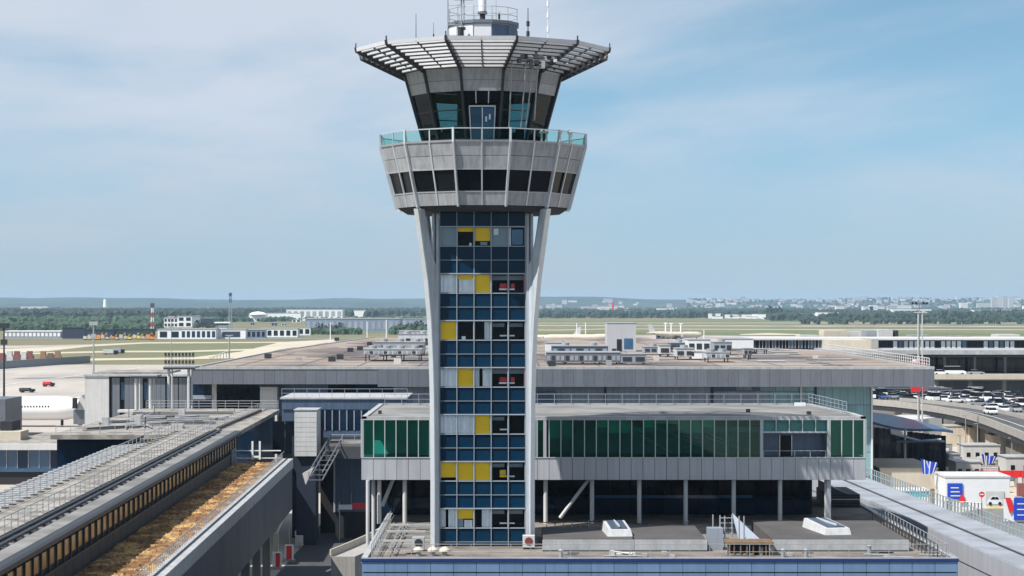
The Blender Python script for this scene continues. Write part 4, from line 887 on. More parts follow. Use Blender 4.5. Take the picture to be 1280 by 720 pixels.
def airliner(x, y, rz, s, lab, grp_=None):
    """fuselage along local -x..; nose at +x; s metres fuselage length"""
    t = thing('airliner', lab, 'airliner', (x, y, 0), rz, grp_, 'local'); r = s * .052
    prof = [(0, .02), (.012, .3), (.03, .55), (.06, .8), (.1, .96), (.14, 1), (.62, 1), (.72, .93), (.82, .72), (.92, .38), (1.0, .08)]
    n = 16; vs = []; fs = []; cz = r * 1.55
    for a, q in prof:
        up = r * .75 * max(0, (a - .62)) / .38
        for j in range(n):
            th = 2 * math.pi * j / n; vs.append((s / 2 - a * s, r * q * math.cos(th), cz + up + r * q * math.sin(th)))
    for i in range(len(prof) - 1):
        for j in range(n): fs.append((i * n + j, i * n + (j + 1) % n, (i + 1) * n + (j + 1) % n, (i + 1) * n + j))
    MB().add(vs, fs + [tuple(reversed(range(n))), tuple(range(len(vs) - n, len(vs)))]).build('fuselage', 'plane_white', t, smooth=True)
    for sd in (-1, 1):
        MB().hexa([(s * .12, sd * r * .8, cz - r * .6), (-s * .06, sd * r * .8, cz - r * .6), (-s * .17, sd * s * .45, cz), (-s * .13, sd * s * .45, cz)],
                  [(s * .12, sd * r * .8, cz - r * .35), (-s * .06, sd * r * .8, cz - r * .4), (-s * .17, sd * s * .45, cz + .1), (-s * .13, sd * s * .45, cz + .15)]).build('wing', 'galv', t)
        MB().hexa([(-s * .40, sd * r * .3, cz + r * .5), (-s * .49, sd * r * .3, cz + r * .5), (-s * .51, sd * s * .16, cz + r * .6), (-s * .48, sd * s * .16, cz + r * .6)],
                  [(-s * .40, sd * r * .3, cz + r * .65), (-s * .49, sd * r * .3, cz + r * .65), (-s * .51, sd * s * .16, cz + r * .68), (-s * .48, sd * s * .16, cz + r * .68)]).build('tailplane', 'plane_white', t)
        e = MB().lathe(0, 0, [(s * .022, 0), (s * .03, s * .02), (s * .03, s * .06), (s * .018, s * .1)], 12)
        e.v = [(s * .1 - z + .0, sd * s * .16 + y_, cz - r * .75 + x_) for x_, y_, z in e.v]; e.build('engine', 'galv', t)
    MB().extr([(-s * .36, cz + r * .9), (-s * .46, cz + r * 3.6), (-s * .50, cz + r * 3.6), (-s * .49, cz + r * .9)], (0, 0, 0), (1, 0, 0), (0, 0, 1), (0, 1, 0), -.18, .18).build('tail_fin', 'plane_white', t)
    for (gx, gy) in ((s * .38, 0), (-s * .03, r), (-s * .03, -r)): MB().tube((gx, gy, 0), (gx, gy, cz - r * .6), .35).build('landing_gear', 'rubber', t)
    wb = MB()
    for sd in (-1, 1):
        for i in range(52):
            if i in (18, 19, 20, 36, 37): continue
            xx = s * .33 - i * s * .0125; wb.box(xx, xx + s * .005, sd * r - .03, sd * r + .03, cz + r * .12, cz + r * .26)
    wb.build('cabin_windows', 'window_dark', t)['kind'] = 'stuff'
    MB().box(s * .462, s * .474, -r * .55, r * .55, cz + r * .25, cz + r * .5).build('cockpit_window', 'window_dark', t)
    return t
airliner(PX(105, 500) - 27, 500, 0, 57, 'white wide airliner fuselage parked beside the jet bridge at left')

sc = thing('terminal_end_block', 'grey ribbed end block with a plain pale wall left of the long terminal', 'building', (PX(170, 332), 336, 0))
bx('pale_wall', 'off_white', PX(106, 332), PX(136, 332), 332, 345, 0, PZ(469, 332), sc)
bx('body', 'dark_wall', PX(136, 332), PX(240, 332), 333, 350, 0, PZ(472, 332), sc)
xs = PX(138, 332)
for (a, b) in ((139, 149), (155, 167), (171, 178), (184, 206), (209, 222), (223, 236)):
    n_ = max(1, round((b - a) / 5)); panels('ribbed_panel', 'fascia_grey', PX(a, 332), PX(b, 332), n_, 332.4, 6, PZ(472, 332), sc, t=.5)
bx('roof', 'coping', PX(105, 332), PX(241, 332), 331.8, 350, PZ(470.5, 332), PZ(468, 332), sc)
MB().box(PX(112, 332), PX(206, 332), 334, 348, PZ(468, 332), PZ(466, 332)).build('roof_rim', 'pier_roof', sc)
for k in range(3): bx('slot_window', 'window_blue', PX((150, 179, 206)[k], 332), PX((154, 183, 208)[k], 332), 332.8, 333, PZ(500, 332), PZ(478, 332), sc)

def frame_tower(px0, px1, D0, ytop, ybot, lab, rack):
    t = thing('lighting_gantry', lab, 'gantry', (PX((px0 + px1) / 2, D0), D0, 0)); zt_ = PZ(ytop, D0)
    for px in (px0, px1):
        for dd in (0, 3): MB().tube((PX(px, D0), D0 + dd, 15.3 if D0 < 290 else 0), (PX(px, D0), D0 + dd, zt_), .22 if dd == 0 else .12).build('leg', 'off_white', t)
    bx('platform', 'galv', PX(px0 - 6, D0), PX(px1 + 9, D0), D0 - .6, D0 + 3.6, zt_, zt_ + .25, t)
    bx('platform_edge', 'dark_steel', PX(px0 - 6, D0), PX(px1 + 9, D0), D0 - .65, D0 - .6, zt_ - .2, zt_ + .1, t)
    if rack:
        for j in range(2):
            for i in range(9):
                x = PX(px0 - 4 + i * 4.3, D0)
                piece('floodlight', 'dark_steel', (.3, .3, .45), (x, D0, zt_ + .9 + j * 1.1), t); piece('lamp_rod', 'galv', (.06, .06, 1.1), (x, D0 + .1, zt_ + .75 + j * 1.1), t)
            bx('rack_bar', 'galv', PX(px0 - 5, D0), PX(px0 + 33, D0), D0 + .15, D0 + .22, zt_ + .55 + j * 1.1, zt_ + .63 + j * 1.1, t)
    return t
frame_tower(211, 236, 300, 460, 510, 'white two-legged gantry carrying rows of small floodlights above the terminal end', True)
t = frame_tower(170, 188, 296, 471, 515, 'white two-legged gantry with a bare platform left of the floodlight rows', False)
grp('concrete_pylon', 'off_white', MB().box(PX(166, 290), PX(193, 290), 290, 296, 0, PZ(515, 290)).box(PX(145, 290), PX(166, 290), 291, 293, PZ(516, 290), PZ(513, 290)), 'pale square concrete pylon under the bare gantry', 'pylon')
for i, (px, yt, yb_, D0, r_, m_, lb) in enumerate(((5, 404, 545, 380, .28, 'dark_steel', 'dark slender mast rising at the left edge of the photo'), (117, 402, 468, 500, .3, 'galv', 'thin grey lamp mast in front of the pale apron'), (214, 395, 460, 620, .18, 'galv', 'hair-thin mast behind the floodlight rows'))):
    t = thing('mast', lb, 'mast', (PX(px, D0), D0, 0)); x = PX(px, D0)
    MB().tube((x, D0, 0), (x, D0, PZ(yt, D0)), r_, r_ * .5).build('pole', m_, t)
    MB().box(x - 1.0, x + 1.0, D0 - .3, D0 + .3, PZ(yt, D0) - .9, PZ(yt, D0)).build('lamp_head', m_, t)
    MB().box(x - .6, x + .6, D0 - .2, D0 + .2, PZ(yt, D0) - 4, PZ(yt, D0) - 3).build('lamp_head', m_, t)
bk = thing('service_block', 'grey ribbed service block cut by the left photo edge', 'building', (PX(0, 360), 360, 0))
bx('wall', 'fascia_grey', PX(-60, 360), PX(7, 360), 360, 372, 0, PZ(499, 360), bk); panels('ribbed_panel', 'fascia_grey', PX(-20, 360), PX(7, 360), 5, 359.9, 4, PZ(500, 360), bk)
bx('annex', 'dark_wall', PX(0, 352), PX(15, 352), 352, 358, 0, PZ(527, 352), bk)
# ================================================================== LONG TERMINAL
TD = 320.0; TZ = 20.0
tm = thing('terminal_building', 'very long flat terminal with grey fascia and brown gravel roof behind the tower', 'terminal', (8, 370, 0))
tx0, tx1 = PX(240, TD), PX(1168, TD)
roof_poly = [(tx0 + .3, TD + .6), (tx1 - .3, TD + .6), (66.5, 436), (45, 470), (40, 610), (-41, 610), (-47, 500), (tx0 + .3, 420)]
MB().prism(roof_poly, TZ - .6, TZ).build('roof', 'terminal_gravel', tm)
bx('roof_edge', 'coping', tx0, tx1, TD - .1, TD + .7, TZ - .2, TZ + .22, tm)
edge((tx1, TD), (66.9, 436), TZ - .4, TZ + .2, .5, 'roof_edge', 'coping', tm)
edge((66.9, 436), (45.4, 470), TZ - .4, TZ + .2, .5, 'roof_edge', 'coping', tm)
edge((-41.3, 610), (-47.3, 500), TZ - .4, TZ + .2, .5, 'roof_edge', 'coping', tm)
edge((-47.3, 500), (tx0, 420), TZ - .4, TZ + .2, .5, 'roof_edge', 'coping', tm)
edge((tx0, 420), (tx0, TD + .8), TZ - .4, TZ + .2, .5, 'roof_edge', 'coping', tm)
panels('fascia_panel', 'fascia_grey', tx0, PX(472, TD), 18, TD, TZ - 2.55, TZ - .22, tm, t=.12)
panels('fascia_panel', 'fascia_grey', PX(472, TD), tx1, 54, TD - .12, TZ - 2.95, TZ - .22, tm, t=.12)
bx('fascia_core', 'soffit', tx0 + .1, tx1 - .1, TD + .15, TD + 6, TZ - 2.5, TZ - .62, tm)
panels_y('fascia_panel', 'fascia_grey', tx1 - .1, TD + .1, 434, 40, TZ - 2.9, TZ - .4, tm, t=.12)
W = TD + 4.0
def wz(y): return PZ(y, W)
wx1 = PX(1090, W)
bx('wall_core', 'dark_wall', PX(242, W), wx1 - .1, W + .3, W + 100, 0, TZ - .7, tm)
def seg(nm, m, a, b, n_, yt=477, yb=520, yy=W): return panels(nm, m, PX(a, W), PX(b, W), n_, yy, wz(yb), wz(yt), tm)
seg('window', 'window_navy', 237, 265, 4); seg('wall_pier', 'off_white', 265, 271, 1, yy=W - .2); seg('window', 'window_dark', 271, 329, 8)
bx('canopy_band', 'clad_grey', PX(240, W), PX(265, W), W - .5, W, wz(499), wz(494), tm)
seg('wall_panel', 'clad_blue_grey', 348, 410, 9, 479); seg('window', 'window_dark', 410, 444, 4); seg('window', 'window_navy', 444, 492, 6)
bx('stair_head', 'off_white', PX(327, W), PX(348, W), W - 2, W, 0, wz(483), tm); bx('stair_cap', 'soffit', PX(326, W), PX(349, W), W - 2.2, W, wz(483), wz(480), tm)
seg('wall_panel', 'clad_grey', 492, 755, 34); seg('wall_slot', 'soffit', 755, 758, 1, yy=W - .2); seg('wall_panel', 'clad_grey', 758, 888, 17)
seg('wall_slot', 'soffit', 888, 892, 1); seg('window', 'clad_blue_grey', 892, 950, 8, 477, 489); seg('window', 'window_blue', 920, 940, 2, 477, 488, W - .2); seg('wall_panel', 'clad_grey', 892, 962, 8, 489.2, 520)
seg('glass_panel', 'teal_clad', 950, 1018, 7, 477, 489); seg('glass_panel', 'teal_clad', 962, 1018, 5, 489.2, 540); seg('wall_slot', 'soffit', 1018, 1021, 1, 477, 600, W - .2)
for (yt, yb) in ((477, 506), (506.3, 535), (535.3, 565), (565.3, 595)): seg('glass_panel', 'teal_clad', 1021, 1089, 7, yt, yb)
for px in (1001, 1089.5): MB().box(PX(px - 1, W), PX(px + 1, W), W - .4, W - .02, 0, wz(477)).build('corner_post', 'white_paint', tm)
bx('side_wall', 'window_navy', wx1 - .2, wx1 - .05, W + .1, W + 100, 0, TZ - 1, tm)
bx('lower_band', 'clad_blue_grey', PX(672, W), PX(695, W), W - .7, W - .05, wz(520), wz(489), tm)
rail(tm, (67 - .8, 434, TZ), (tx1 - .6, TD + 1, TZ), 1.5, 2.0, r=.07, mid=2, m='off_white')
for i, (xa, ya, xb, yb_, w_) in enumerate(((-44, 400, 20, 402, 2.4), (-40, 470, -10, 440, 2.0), (-28, 380, -2, 450, 2.2), (-24, 380, 4, 455, 1.0), (-42, 520, 10, 524, 3.0), (-30, 350, 60, 352, .8), (8, 360, 55, 380, 1.0), (20, 395, 60, 392, 1.5))):
    edge((xa, ya), (xb, yb_), TZ, TZ + .06, w_, 'roof_strip', 'felt_roof' if i % 2 == 0 else 'terminal_strip', tm)
for i, (px, py) in enumerate(((335, 448), (421, 426), (462, 432), (438, 440), (425, 449), (415, 452), (497, 455), (690, 458), (450, 438))):
    D0 = 10 * F / (py - 380); x = PX(px, D0); bx('roof_vent', 'dark_steel' if i != 6 else 'off_white', x - .6, x + .6, D0 - .6, D0 + .6, TZ, TZ + .9, tm)

for i in range(11):
    xx = -44 + 9.7 * i; y1_ = 418 if xx > 44 else (560 if xx > -38 else 420)
    edge((xx, TD + 1), (xx - .5, y1_), TZ, TZ + .035, .22, 'roof_seam', 'felt_roof', tm)
for i, (yy, xa, xb) in enumerate(((332, -48, 64), (348, -48, 64), (368, -48, 62), (395, -47, 60), (430, -46, 58), (470, -44, 42), (520, -42, 40))):
    bx('roof_seam', 'felt_roof', xa, xb, yy, yy + .3, TZ, TZ + .03, tm)
rtp = random.Random(55)
for i in range(40):
    px = rtp.uniform(670, 1090); yb_ = rtp.uniform(436, 457); D0 = 10 * F / (yb_ - 380); x = PX(px, D0)
    if x > 60: continue
    if i % 3 == 0: bx('roof_patch', 'felt_roof', x, x + rtp.uniform(2, 7), D0, D0 + rtp.uniform(2, 6), TZ, TZ + .04, tm)
    elif i % 3 == 1: MB().tube((x, D0, TZ + .35), (x + rtp.uniform(3, 12), D0, TZ + .35), .16, n=6).build('roof_pipe', 'galv', tm)
    else: bx('roof_vent', rtp.choice(['dark_steel', 'galv', 'off_white']), x, x + .9, D0, D0 + .9, TZ, TZ + rtp.uniform(.5, 1.3), tm)
for i in range(22):
    px = rtp.uniform(300, 530); yb_ = rtp.uniform(426, 456); D0 = 10 * F / (yb_ - 380); x = PX(px, D0)
    if x < -42: continue
    if i % 2: bx('roof_patch', 'felt_roof', x, x + rtp.uniform(4, 14), D0, D0 + rtp.uniform(2, 8), TZ, TZ + .04, tm)
    else: bx('roof_vent', rtp.choice(['dark_steel', 'galv']), x, x + .9, D0, D0 + .9, TZ, TZ + rtp.uniform(.4, 1.0), tm)
# rooftop plant
RUN = {}
def unit(px0, px1, yt, yb, m, lab, legs=0, louv=0, fans=0, dep=5, D0=None, cat='rooftop unit', name='rooftop_unit', group='plant units on the terminal roof'):
    D0 = D0 or 10 * F / (yb - 380); x0_, x1_ = PX(px0, D0), PX(px1, D0); zt_ = PZ(yt, D0); zb_ = TZ
    t = thing(name, lab, cat, ((x0_ + x1_) / 2, D0, TZ), group=group)
    zl = zb_ + legs
    bx('casing', m, x0_, x1_, D0, D0 + dep, zl, zt_, t, bevel=.05)
    bx('lid', 'galv', x0_ - .1, x1_ + .1, D0 - .1, D0 + dep + .1, zt_, zt_ + .12, t)
    if legs:
        n_ = max(2, int((x1_ - x0_) / 2.2))
        for i in range(n_):
            for dd in (.2, dep - .3): piece('leg', 'dark_steel', (.2, .2, legs), (x0_ + .3 + (x1_ - x0_ - .6) * i / (n_ - 1), D0 + dd, zb_ + legs / 2), t)
    if louv:
        w_ = (x1_ - x0_) / louv
        for i in range(louv):
            piece('louvre', 'dark_steel' if louv < 4 or i % 3 == 1 else 'clad_grey', (w_ * .7, .08, max(.3, (zt_ - zl) * .5)), (x0_ + (i + .5) * w_, D0 - .03, zl + (zt_ - zl) * .45), t)
    for i in range(fans):
        x = x0_ + (x1_ - x0_) * (i + .5) / fans; MB().lathe(x, D0 + dep / 2, [(.7, zt_ + .1), (.75, zt_ + .6), (.6, zt_ + .65)], 12).build('fan_cowl', 'galv', t)
    return t
unit(455, 526, 437, 452, 'unit_grey', 'long pale unit on legs on the roof just left of the tower', 1.2, 12, 4, 9)
unit(468, 530, 428, 438, 'galv', 'second pale unit on the roof behind the long one on legs', .8, 8, 3, 8, D0=395)
unit(498, 538, 418, 428, 'unit_grey', 'farthest pale unit on the roof left of the tower shaft', .4, 5, 2, 8, D0=450)
unit(683, 776, 441, 456, 'fascia_grey', 'long low dark plant row on the roof right of the tower', .4, 16, 0, 8)
unit(776, 808, 443, 456, 'clad_grey', 'grey square unit with dark louvre at the end of the long plant row', .3, 2, 0, 5)
unit(690, 760, 433, 440, 'clad_blue_grey', 'blue grey unit behind the long low plant row', .8, 9, 2, 8, D0=375)
unit(682, 704, 429, 440, 'white_paint', 'small white boxy unit nearest the right of the tower shaft', .2, 0, 0, 5, D0=388)
unit(824, 838, 432, 446, 'off_white', 'small white unit with black door left of the pale units', .5, 1, 0, 4)
unit(845, 868, 436, 450, 'unit_grey', 'pale duct unit with two dark openings on the right roof', .6, 2, 1, 6)
unit(865, 878, 440, 450, 'white_paint', 'little white cube between two grey duct units', .2, 0, 0, 4)
unit(883, 912, 441, 453, 'unit_grey', 'broad white-grey unit casting a dark shadow near the roof front', .7, 5, 2, 6)
unit(892, 915, 428, 440, 'clad_grey', 'upper grey unit behind the broad white-grey one', .6, 3, 1, 6, D0=400)
unit(860, 888, 425, 438, 'white_paint', 'white unit in the middle of the right roof plant', .5, 3, 0, 7, D0=410)
unit(905, 942, 424, 436, 'white_paint', 'large white unit left of the dark glass pavilion', .4, 0, 0, 8, D0=440)
unit(930, 940, 436, 449, 'galv', 'narrow pale vent stack with black gaps on the right roof', .8, 2, 0, 3)
unit(805, 830, 434, 442, 'clad_grey', 'flat grey unit between the tall block and the white ones', .5, 3, 1, 6, D0=400)
unit(838, 862, 429, 437, 'clad_blue_grey', 'blue grey flat unit in the middle of the roof', .5, 3, 1, 6, D0=425)
unit(944, 960, 437, 443, 'soffit', 'low dark plant frame standing alone on the right roof', .9, 3, 0, 4, D0=408)
ph = thing('plant_house', 'tall plain grey plant house rising above the terminal roof', 'plant house', (PX(777, 430), 432, TZ))
D0 = 430; bx('wall', 'fascia_pale', PX(759, D0), PX(795, D0), D0, D0 + 10, TZ, PZ(404, D0), ph); bx('roof', 'coping', PX(758.6, D0), PX(795.4, D0), D0 - .1, D0 + 10.1, PZ(404, D0), PZ(403.3, D0), ph)
bx('door', 'black', PX(771, D0), PX(777, D0), D0 - .08, D0 - .01, TZ, PZ(424, D0), ph); bx('louvre', 'window_blue', PX(780, D0), PX(791, D0), D0 - .08, D0 - .01, PZ(436, D0), PZ(423, D0), ph)

# ---------------------------------------------------------------- second terminal and its decks (right background)
s2 = thing('second_terminal', 'distant second terminal with pale roof band and a strip of white window fins', 'terminal', (120, 560, 0))
zz = lambda y, D: PZ(y, D)
bx('roof_band', 'coping', PX(1035, 535), 165, 533, 560, zz(443, 535), zz(437.5, 535), s2)
bx('roof_soffit', 'dark_wall', PX(1030, 535), 165, 533.2, 560, zz(446, 535), zz(443.2, 535), s2)
bx('hall_wall', 'window_dark', 78, 165, 545, 546, 0, zz(446, 535), s2)
for i in range(30): piece('hall_window', 'window_navy', (2.6, .08, 3.6), (PX(1165, 544) + 3 * i - 30, 544.9, zz(458, 545)), s2)
for i in range(10): piece('hall_column', 'concrete', (.6, .6, 6), (90 + 8 * i, 540, 13.6), s2)
bx('upper_wall', 'dark_wall', PX(944, 562), 165, 562, 590, 5, zz(424.5, 562), s2)
bx('upper_roof', 'off_white', PX(940, 562), 165, 561, 592, zz(425, 562), zz(423, 562), s2)
n_ = 46
for i in range(n_):
    x = PX(1099, 562) + 1.46 * i; r_ = rg.random()
    if x < 160: piece('window', 'window_dark' if r_ < .3 else ('window_blue' if r_ < .45 else 'blind_slab'), (1.05, .1, 2.3), (x, 561.9, zz(431.5, 562)), s2)
for i in range(22):
    x = PX(947, 562) + .9 * i; piece('window', 'window_dark' if rg.random() < .6 else 'window_blue', (.7, .1, 2.3), (x, 561.9, zz(430, 562)), s2)
for i in range(22): piece('fin', 'light_band', (.14, .3, 2.4), (PX(947, 562) + .9 * i + .45, 561.8, zz(430, 562)), s2)
bx('window_sill', 'concrete', PX(1095, 561), 165, 560.8, 561.9, zz(437, 561), zz(436, 561), s2)
bx('stone_block', 'cream', PX(1037, 548), PX(1091, 548), 548, 562, zz(436, 548), zz(425, 548), s2)
bx('stone_tower', 'concrete', PX(1089, 546), PX(1098, 546), 546, 562, zz(440, 546), zz(424, 546), s2)
bx('roof_lip', 'soffit', PX(1036, 547), PX(1092, 547), 547, 562, zz(437, 548), zz(436.2, 548), s2)
for i, (a, b, yt, yb, D0, m_) in enumerate(((1030, 1060, 413, 423, 600, 'cream'), (1060, 1082, 414, 423, 605, 'off_white'), (1083, 1096, 413, 424, 596, 'galv'), (1098, 1116, 412, 420, 640, 'off_white'), (1119, 1123, 413, 420, 640, 'dark_steel'), (1000, 1025, 419, 424, 600, 'off_white'), (1140, 1165, 419, 423, 610, 'galv'), (1190, 1215, 420, 423, 600, 'pier_roof'), (1248, 1275, 418, 422, 640, 'off_white'))):
    bx('roof_box', m_, PX(a, D0), PX(b, D0), D0, D0 + 10, zz(424, D0) - 1, zz(yt, D0), s2)
# departures deck
dk = thing('departures_deck', 'raised concrete departures deck on round piers in front of the second terminal', 'road deck', (130, 522, 0))
bx('deck', 'concrete', PX(1166, 520), 170, 519, 544, 10.6, 11.8, dk); bx('parapet', 'cream', PX(1166, 520), 170, 518.6, 519, 10.9, 12.2, dk)
for i in range(8): MB().tube((108 + 8.6 * i, 521, 5), (108 + 8.6 * i, 521, 10.6), .55).build('pier', 'concrete', dk)
bx('back_wall', 'fascia_grey', PX(1150, 528), 170, 528, 529, 4.8, 10.6, dk)
bx('back_wall', 'dark_wall', 78, PX(1150, 528), 528, 529, 4.8, 17, dk)
# parking platform
pl = grp('parking_platform', 'asphalt_pale', MB().prism([(82, 496), (101, 484), (104, 400), (175, 400), (175, 519), (82, 519)], 0, 6.8), 'wide asphalt parking platform full of cars behind the curved viaduct', 'parking platform')
# covered walkway roofs over the car park
for i, (xa, xb, yy, lb) in enumerate(((84, 108, 502.3, 'long dark covered walkway roof above the rear car rows'), (97, 108, 490, 'second dark walkway roof nearer the curved viaduct'))):
    t = thing('walkway_roof', lb, 'walkway roof', ((xa + xb) / 2, yy, 6.8))
    bx('roof', 'fascia_grey', xa, xb, yy, yy + 1.6, 9.2, 9.4, t)
    for k in range(6): piece('post', 'galv', (.2, .2, 2.4), (xa + .5 + (xb - xa - 1) * k / 5, yy + .8, 8.0), t)
# curved viaduct
vd = thing('curved_viaduct', 'curved elevated road with cream parapet sweeping to the right edge', 'viaduct', (92, 430, 0))
ctrl = [(84, 482), (88.0, 472), (91.3, 458), (93.6, 441), (94.1, 424), (93.4, 406), (91.8, 385), (89.3, 357), (86.0, 330), (82.0, 300)]
def cr(p, n=4):
    o = []
    for i in range(len(p) - 1):
        a = p[max(0, i - 1)]; b = p[i]; c = p[i + 1]; d = p[min(len(p) - 1, i + 2)]
        for k in range(n):
            t = k / n; o.append(tuple(.5 * (2 * b[j] + (c[j] - a[j]) * t + (2 * a[j] - 5 * b[j] + 4 * c[j] - d[j]) * t * t + (-a[j] + 3 * b[j] - 3 * c[j] + d[j]) * t ** 3) for j in (0, 1)))
    o.append(p[-1]); return o
cl = cr(ctrl)
def offs(p, d):
    o = []
    for i in range(len(p)):
        a = Vector(p[max(0, i - 1)]); b = Vector(p[min(len(p) - 1, i + 1)]); t = (b - a).normalized(); o.append((p[i][0] - t.y * d, p[i][1] + t.x * d))
    return o
def ribbon(mb, p, q, z0, z1):
    for i in range(len(p) - 1):
        mb.hexa([(*p[i], z0), (*p[i + 1], z0), (*q[i + 1], z0), (*q[i], z0)], [(*p[i], z1), (*p[i + 1], z1), (*q[i + 1], z1), (*q[i], z1)])
    return mb
ribbon(MB(), cl, offs(cl, 8.5), 6.0, 7.0).build('deck', 'asphalt', vd)
ribbon(MB(), offs(cl, -.35), cl, 6.3, 7.7).build('parapet', 'concrete', vd)
ribbon(MB(), offs(cl, -.15), offs(cl, .1), 5.2, 6.25).build('edge_beam', 'dark_wall2', vd)
ribbon(MB(), offs(cl, 8.5), offs(cl, 8.8), 5.8, 7.8).build('parapet', 'concrete', vd)
ribbon(MB(), offs(cl, 4.1), offs(cl, 4.25), 7.0, 7.01).build('lane_line', 'marking', vd)
for i in range(3, len(cl), 3): MB().tube((*offs(cl, 3)[i], 0), (*offs(cl, 3)[i], 6.0), .8).build('pier', 'concrete', vd)
MB().prism([offs(cl, 1)[i] for i in range(24, 37)] + [offs(cl, 7)[i] for i in range(36, 23, -1)], 0, 5.95).build('ramp_wall', 'concrete_dark', vd)

# cars
def car_parts(t, bm, kind='car'):
    L_ = 4.4 if kind == 'car' else 5.4; W_ = .88; H = 1.45 if kind == 'car' else 2.3
    if kind == 'car':
        prof = [(-L_ / 2, .35), (-L_ / 2, .8), (-L_ / 2 + .35, .92), (-1.15, .98), (1.1, .95), (L_ / 2 - .25, .82), (L_ / 2, .6), (L_ / 2, .35)]
        cab = [(-1.75, .93), (-1.2, 1.42), (.35, 1.45), (1.15, .93)]
    else:
        prof = [(-L_ / 2, .4), (-L_ / 2, 1.25), (1.9, 1.25), (L_ / 2, .95), (L_ / 2, .4)]; cab = [(-L_ / 2 + .02, 1.2), (-L_ / 2 + .1, 2.3), (1.2, 2.3), (2.0, 1.2)]
    MB().extr(prof, (0, 0, 0), (1, 0, 0), (0, 0, 1), (0, 1, 0), -W_, W_).build('body', bm, t, bevel=.06)
    ct = [(a * .97, b) for a, b in cab]; v = []
    n = len(ct)
    MB().extr(ct, (0, 0, 0), (1, 0, 0), (0, 0, 1), (0, 1, 0), -W_ * .86, W_ * .86).build('cabin_glass', 'window_dark', t)
    top = cab[1][1]
    MB().box(cab[1][0] + .05, cab[2][0] - .02, -W_ * .8, W_ * .8, top - (.03 if kind == 'car' else .03), top + .05).build('roof', bm, t)
    for sx in (-1, 1):
        for sy in (-1, 1):
            MB().tube((sx * L_ * .31, sy * .72, .34), (sx * L_ * .31, sy * .92, .34), .34, n=12).build('wheel', 'rubber', t)
protos = {}
def car(kind, colr, x, y, z, rz, label, group=None):
    k = (kind, colr)
    if k not in protos:
        t = thing('van' if kind == 'van' else 'parked_car', label, 'van' if kind == 'van' else 'car', (0, 0, 0), 0, group, 'local')
        car_parts(t, colr, kind); protos[k] = t; o = t
    else: o = copytree(protos[k])
    o.location = (x, y, z); o.rotation_euler = (0, 0, rz); o['label'] = label
    if group: o['group'] = group
    elif 'group' in o: del o['group']
    return o
GL = 'cars parked on the platform behind the viaduct'
cols = ['car_white', 'car_silver', 'car_dark', 'car_grey', 'car_white', 'car_dark', 'car_blue', 'car_silver']
rc_ = random.Random(21); nred = 0
nm_ = {'car_white': 'white', 'car_silver': 'silver', 'car_dark': 'black', 'car_grey': 'dark grey', 'car_blue': 'dark blue'}
ORD = ['first', 'second', 'third', 'fourth', 'fifth', 'sixth', 'seventh', 'eighth', 'ninth', 'tenth', 'eleventh', 'twelfth', 'thirteenth', 'fourteenth', 'fifteenth', 'sixteenth', 'seventeenth']
ROWN = ['row nearest the departures deck', 'second row from the departures deck', 'third row from the departures deck', 'row behind the nearer walkway roof', 'fifth row from the deck', 'sixth row from the deck', 'seventh row from the deck', 'eighth row from the deck', 'ninth row from the deck', 'third row from the viaduct curve', 'second row from the viaduct curve', 'row nearest the viaduct curve']
for ri, (yy, xa, xb) in enumerate(((516, 88, 127), (510.5, 87, 126), (505, 86, 125), (499, 85, 124), (493, 95, 122), (487, 100, 121), (480, 104, 120), (472, 105.5, 119), (464, 105.5, 118), (456, 105.5, 116), (448, 105.5, 114), (440, 105.5, 112))):
    x = xa; ci = 0
    while x < xb:
        if rc_.random() < .93:
            c_ = rc_.choice(cols); kd = 'van' if rc_.random() < .1 else 'car'
            if kd == 'van': c_ = 'car_white'
            ttl = '%s %s, %s from the left in the %s' % (nm_[c_], 'van' if kd == 'van' else 'car', ORD[ci], ROWN[ri]); ci += 1
            car(kd, c_, x, yy + rc_.uniform(-.3, .3), 6.8, R(90 + (180 if rc_.random() < .5 else 0)) + rc_.uniform(-.3, .3) if ri % 2 else rc_.uniform(-.1, .1) + (math.pi if rc_.random() < .5 else 0), ttl, GL)
        x += 2.6 if ri % 2 else 4.9
car('car', 'car_red', 119.5, 468, 6.8, R(20), 'red car among the white ones at the right edge of the parking platform')
car('car', 'car_white', PX(1238, 427), 427, 7.0, R(96), 'white car driving on the curved viaduct')
car('van', 'car_white', PX(1196, 521), 523, 11.8, 0, 'white van on the raised departures deck')
car('car', 'car_white', PX(1178, 521), 522.5, 11.8, 0, 'white car at the left end of the departures deck')
car('car', 'car_silver', PX(1222, 521), 523, 11.8, 0, 'silver car behind the white van on the departures deck')
car('car', 'car_white', PX(1104, 452), 452, 0, R(10), 'white car down on the ground at the left below the viaduct')
car('car', 'car_silver', PX(1150, 440), 440, 0, R(15), 'silver car in the shade below the viaduct')

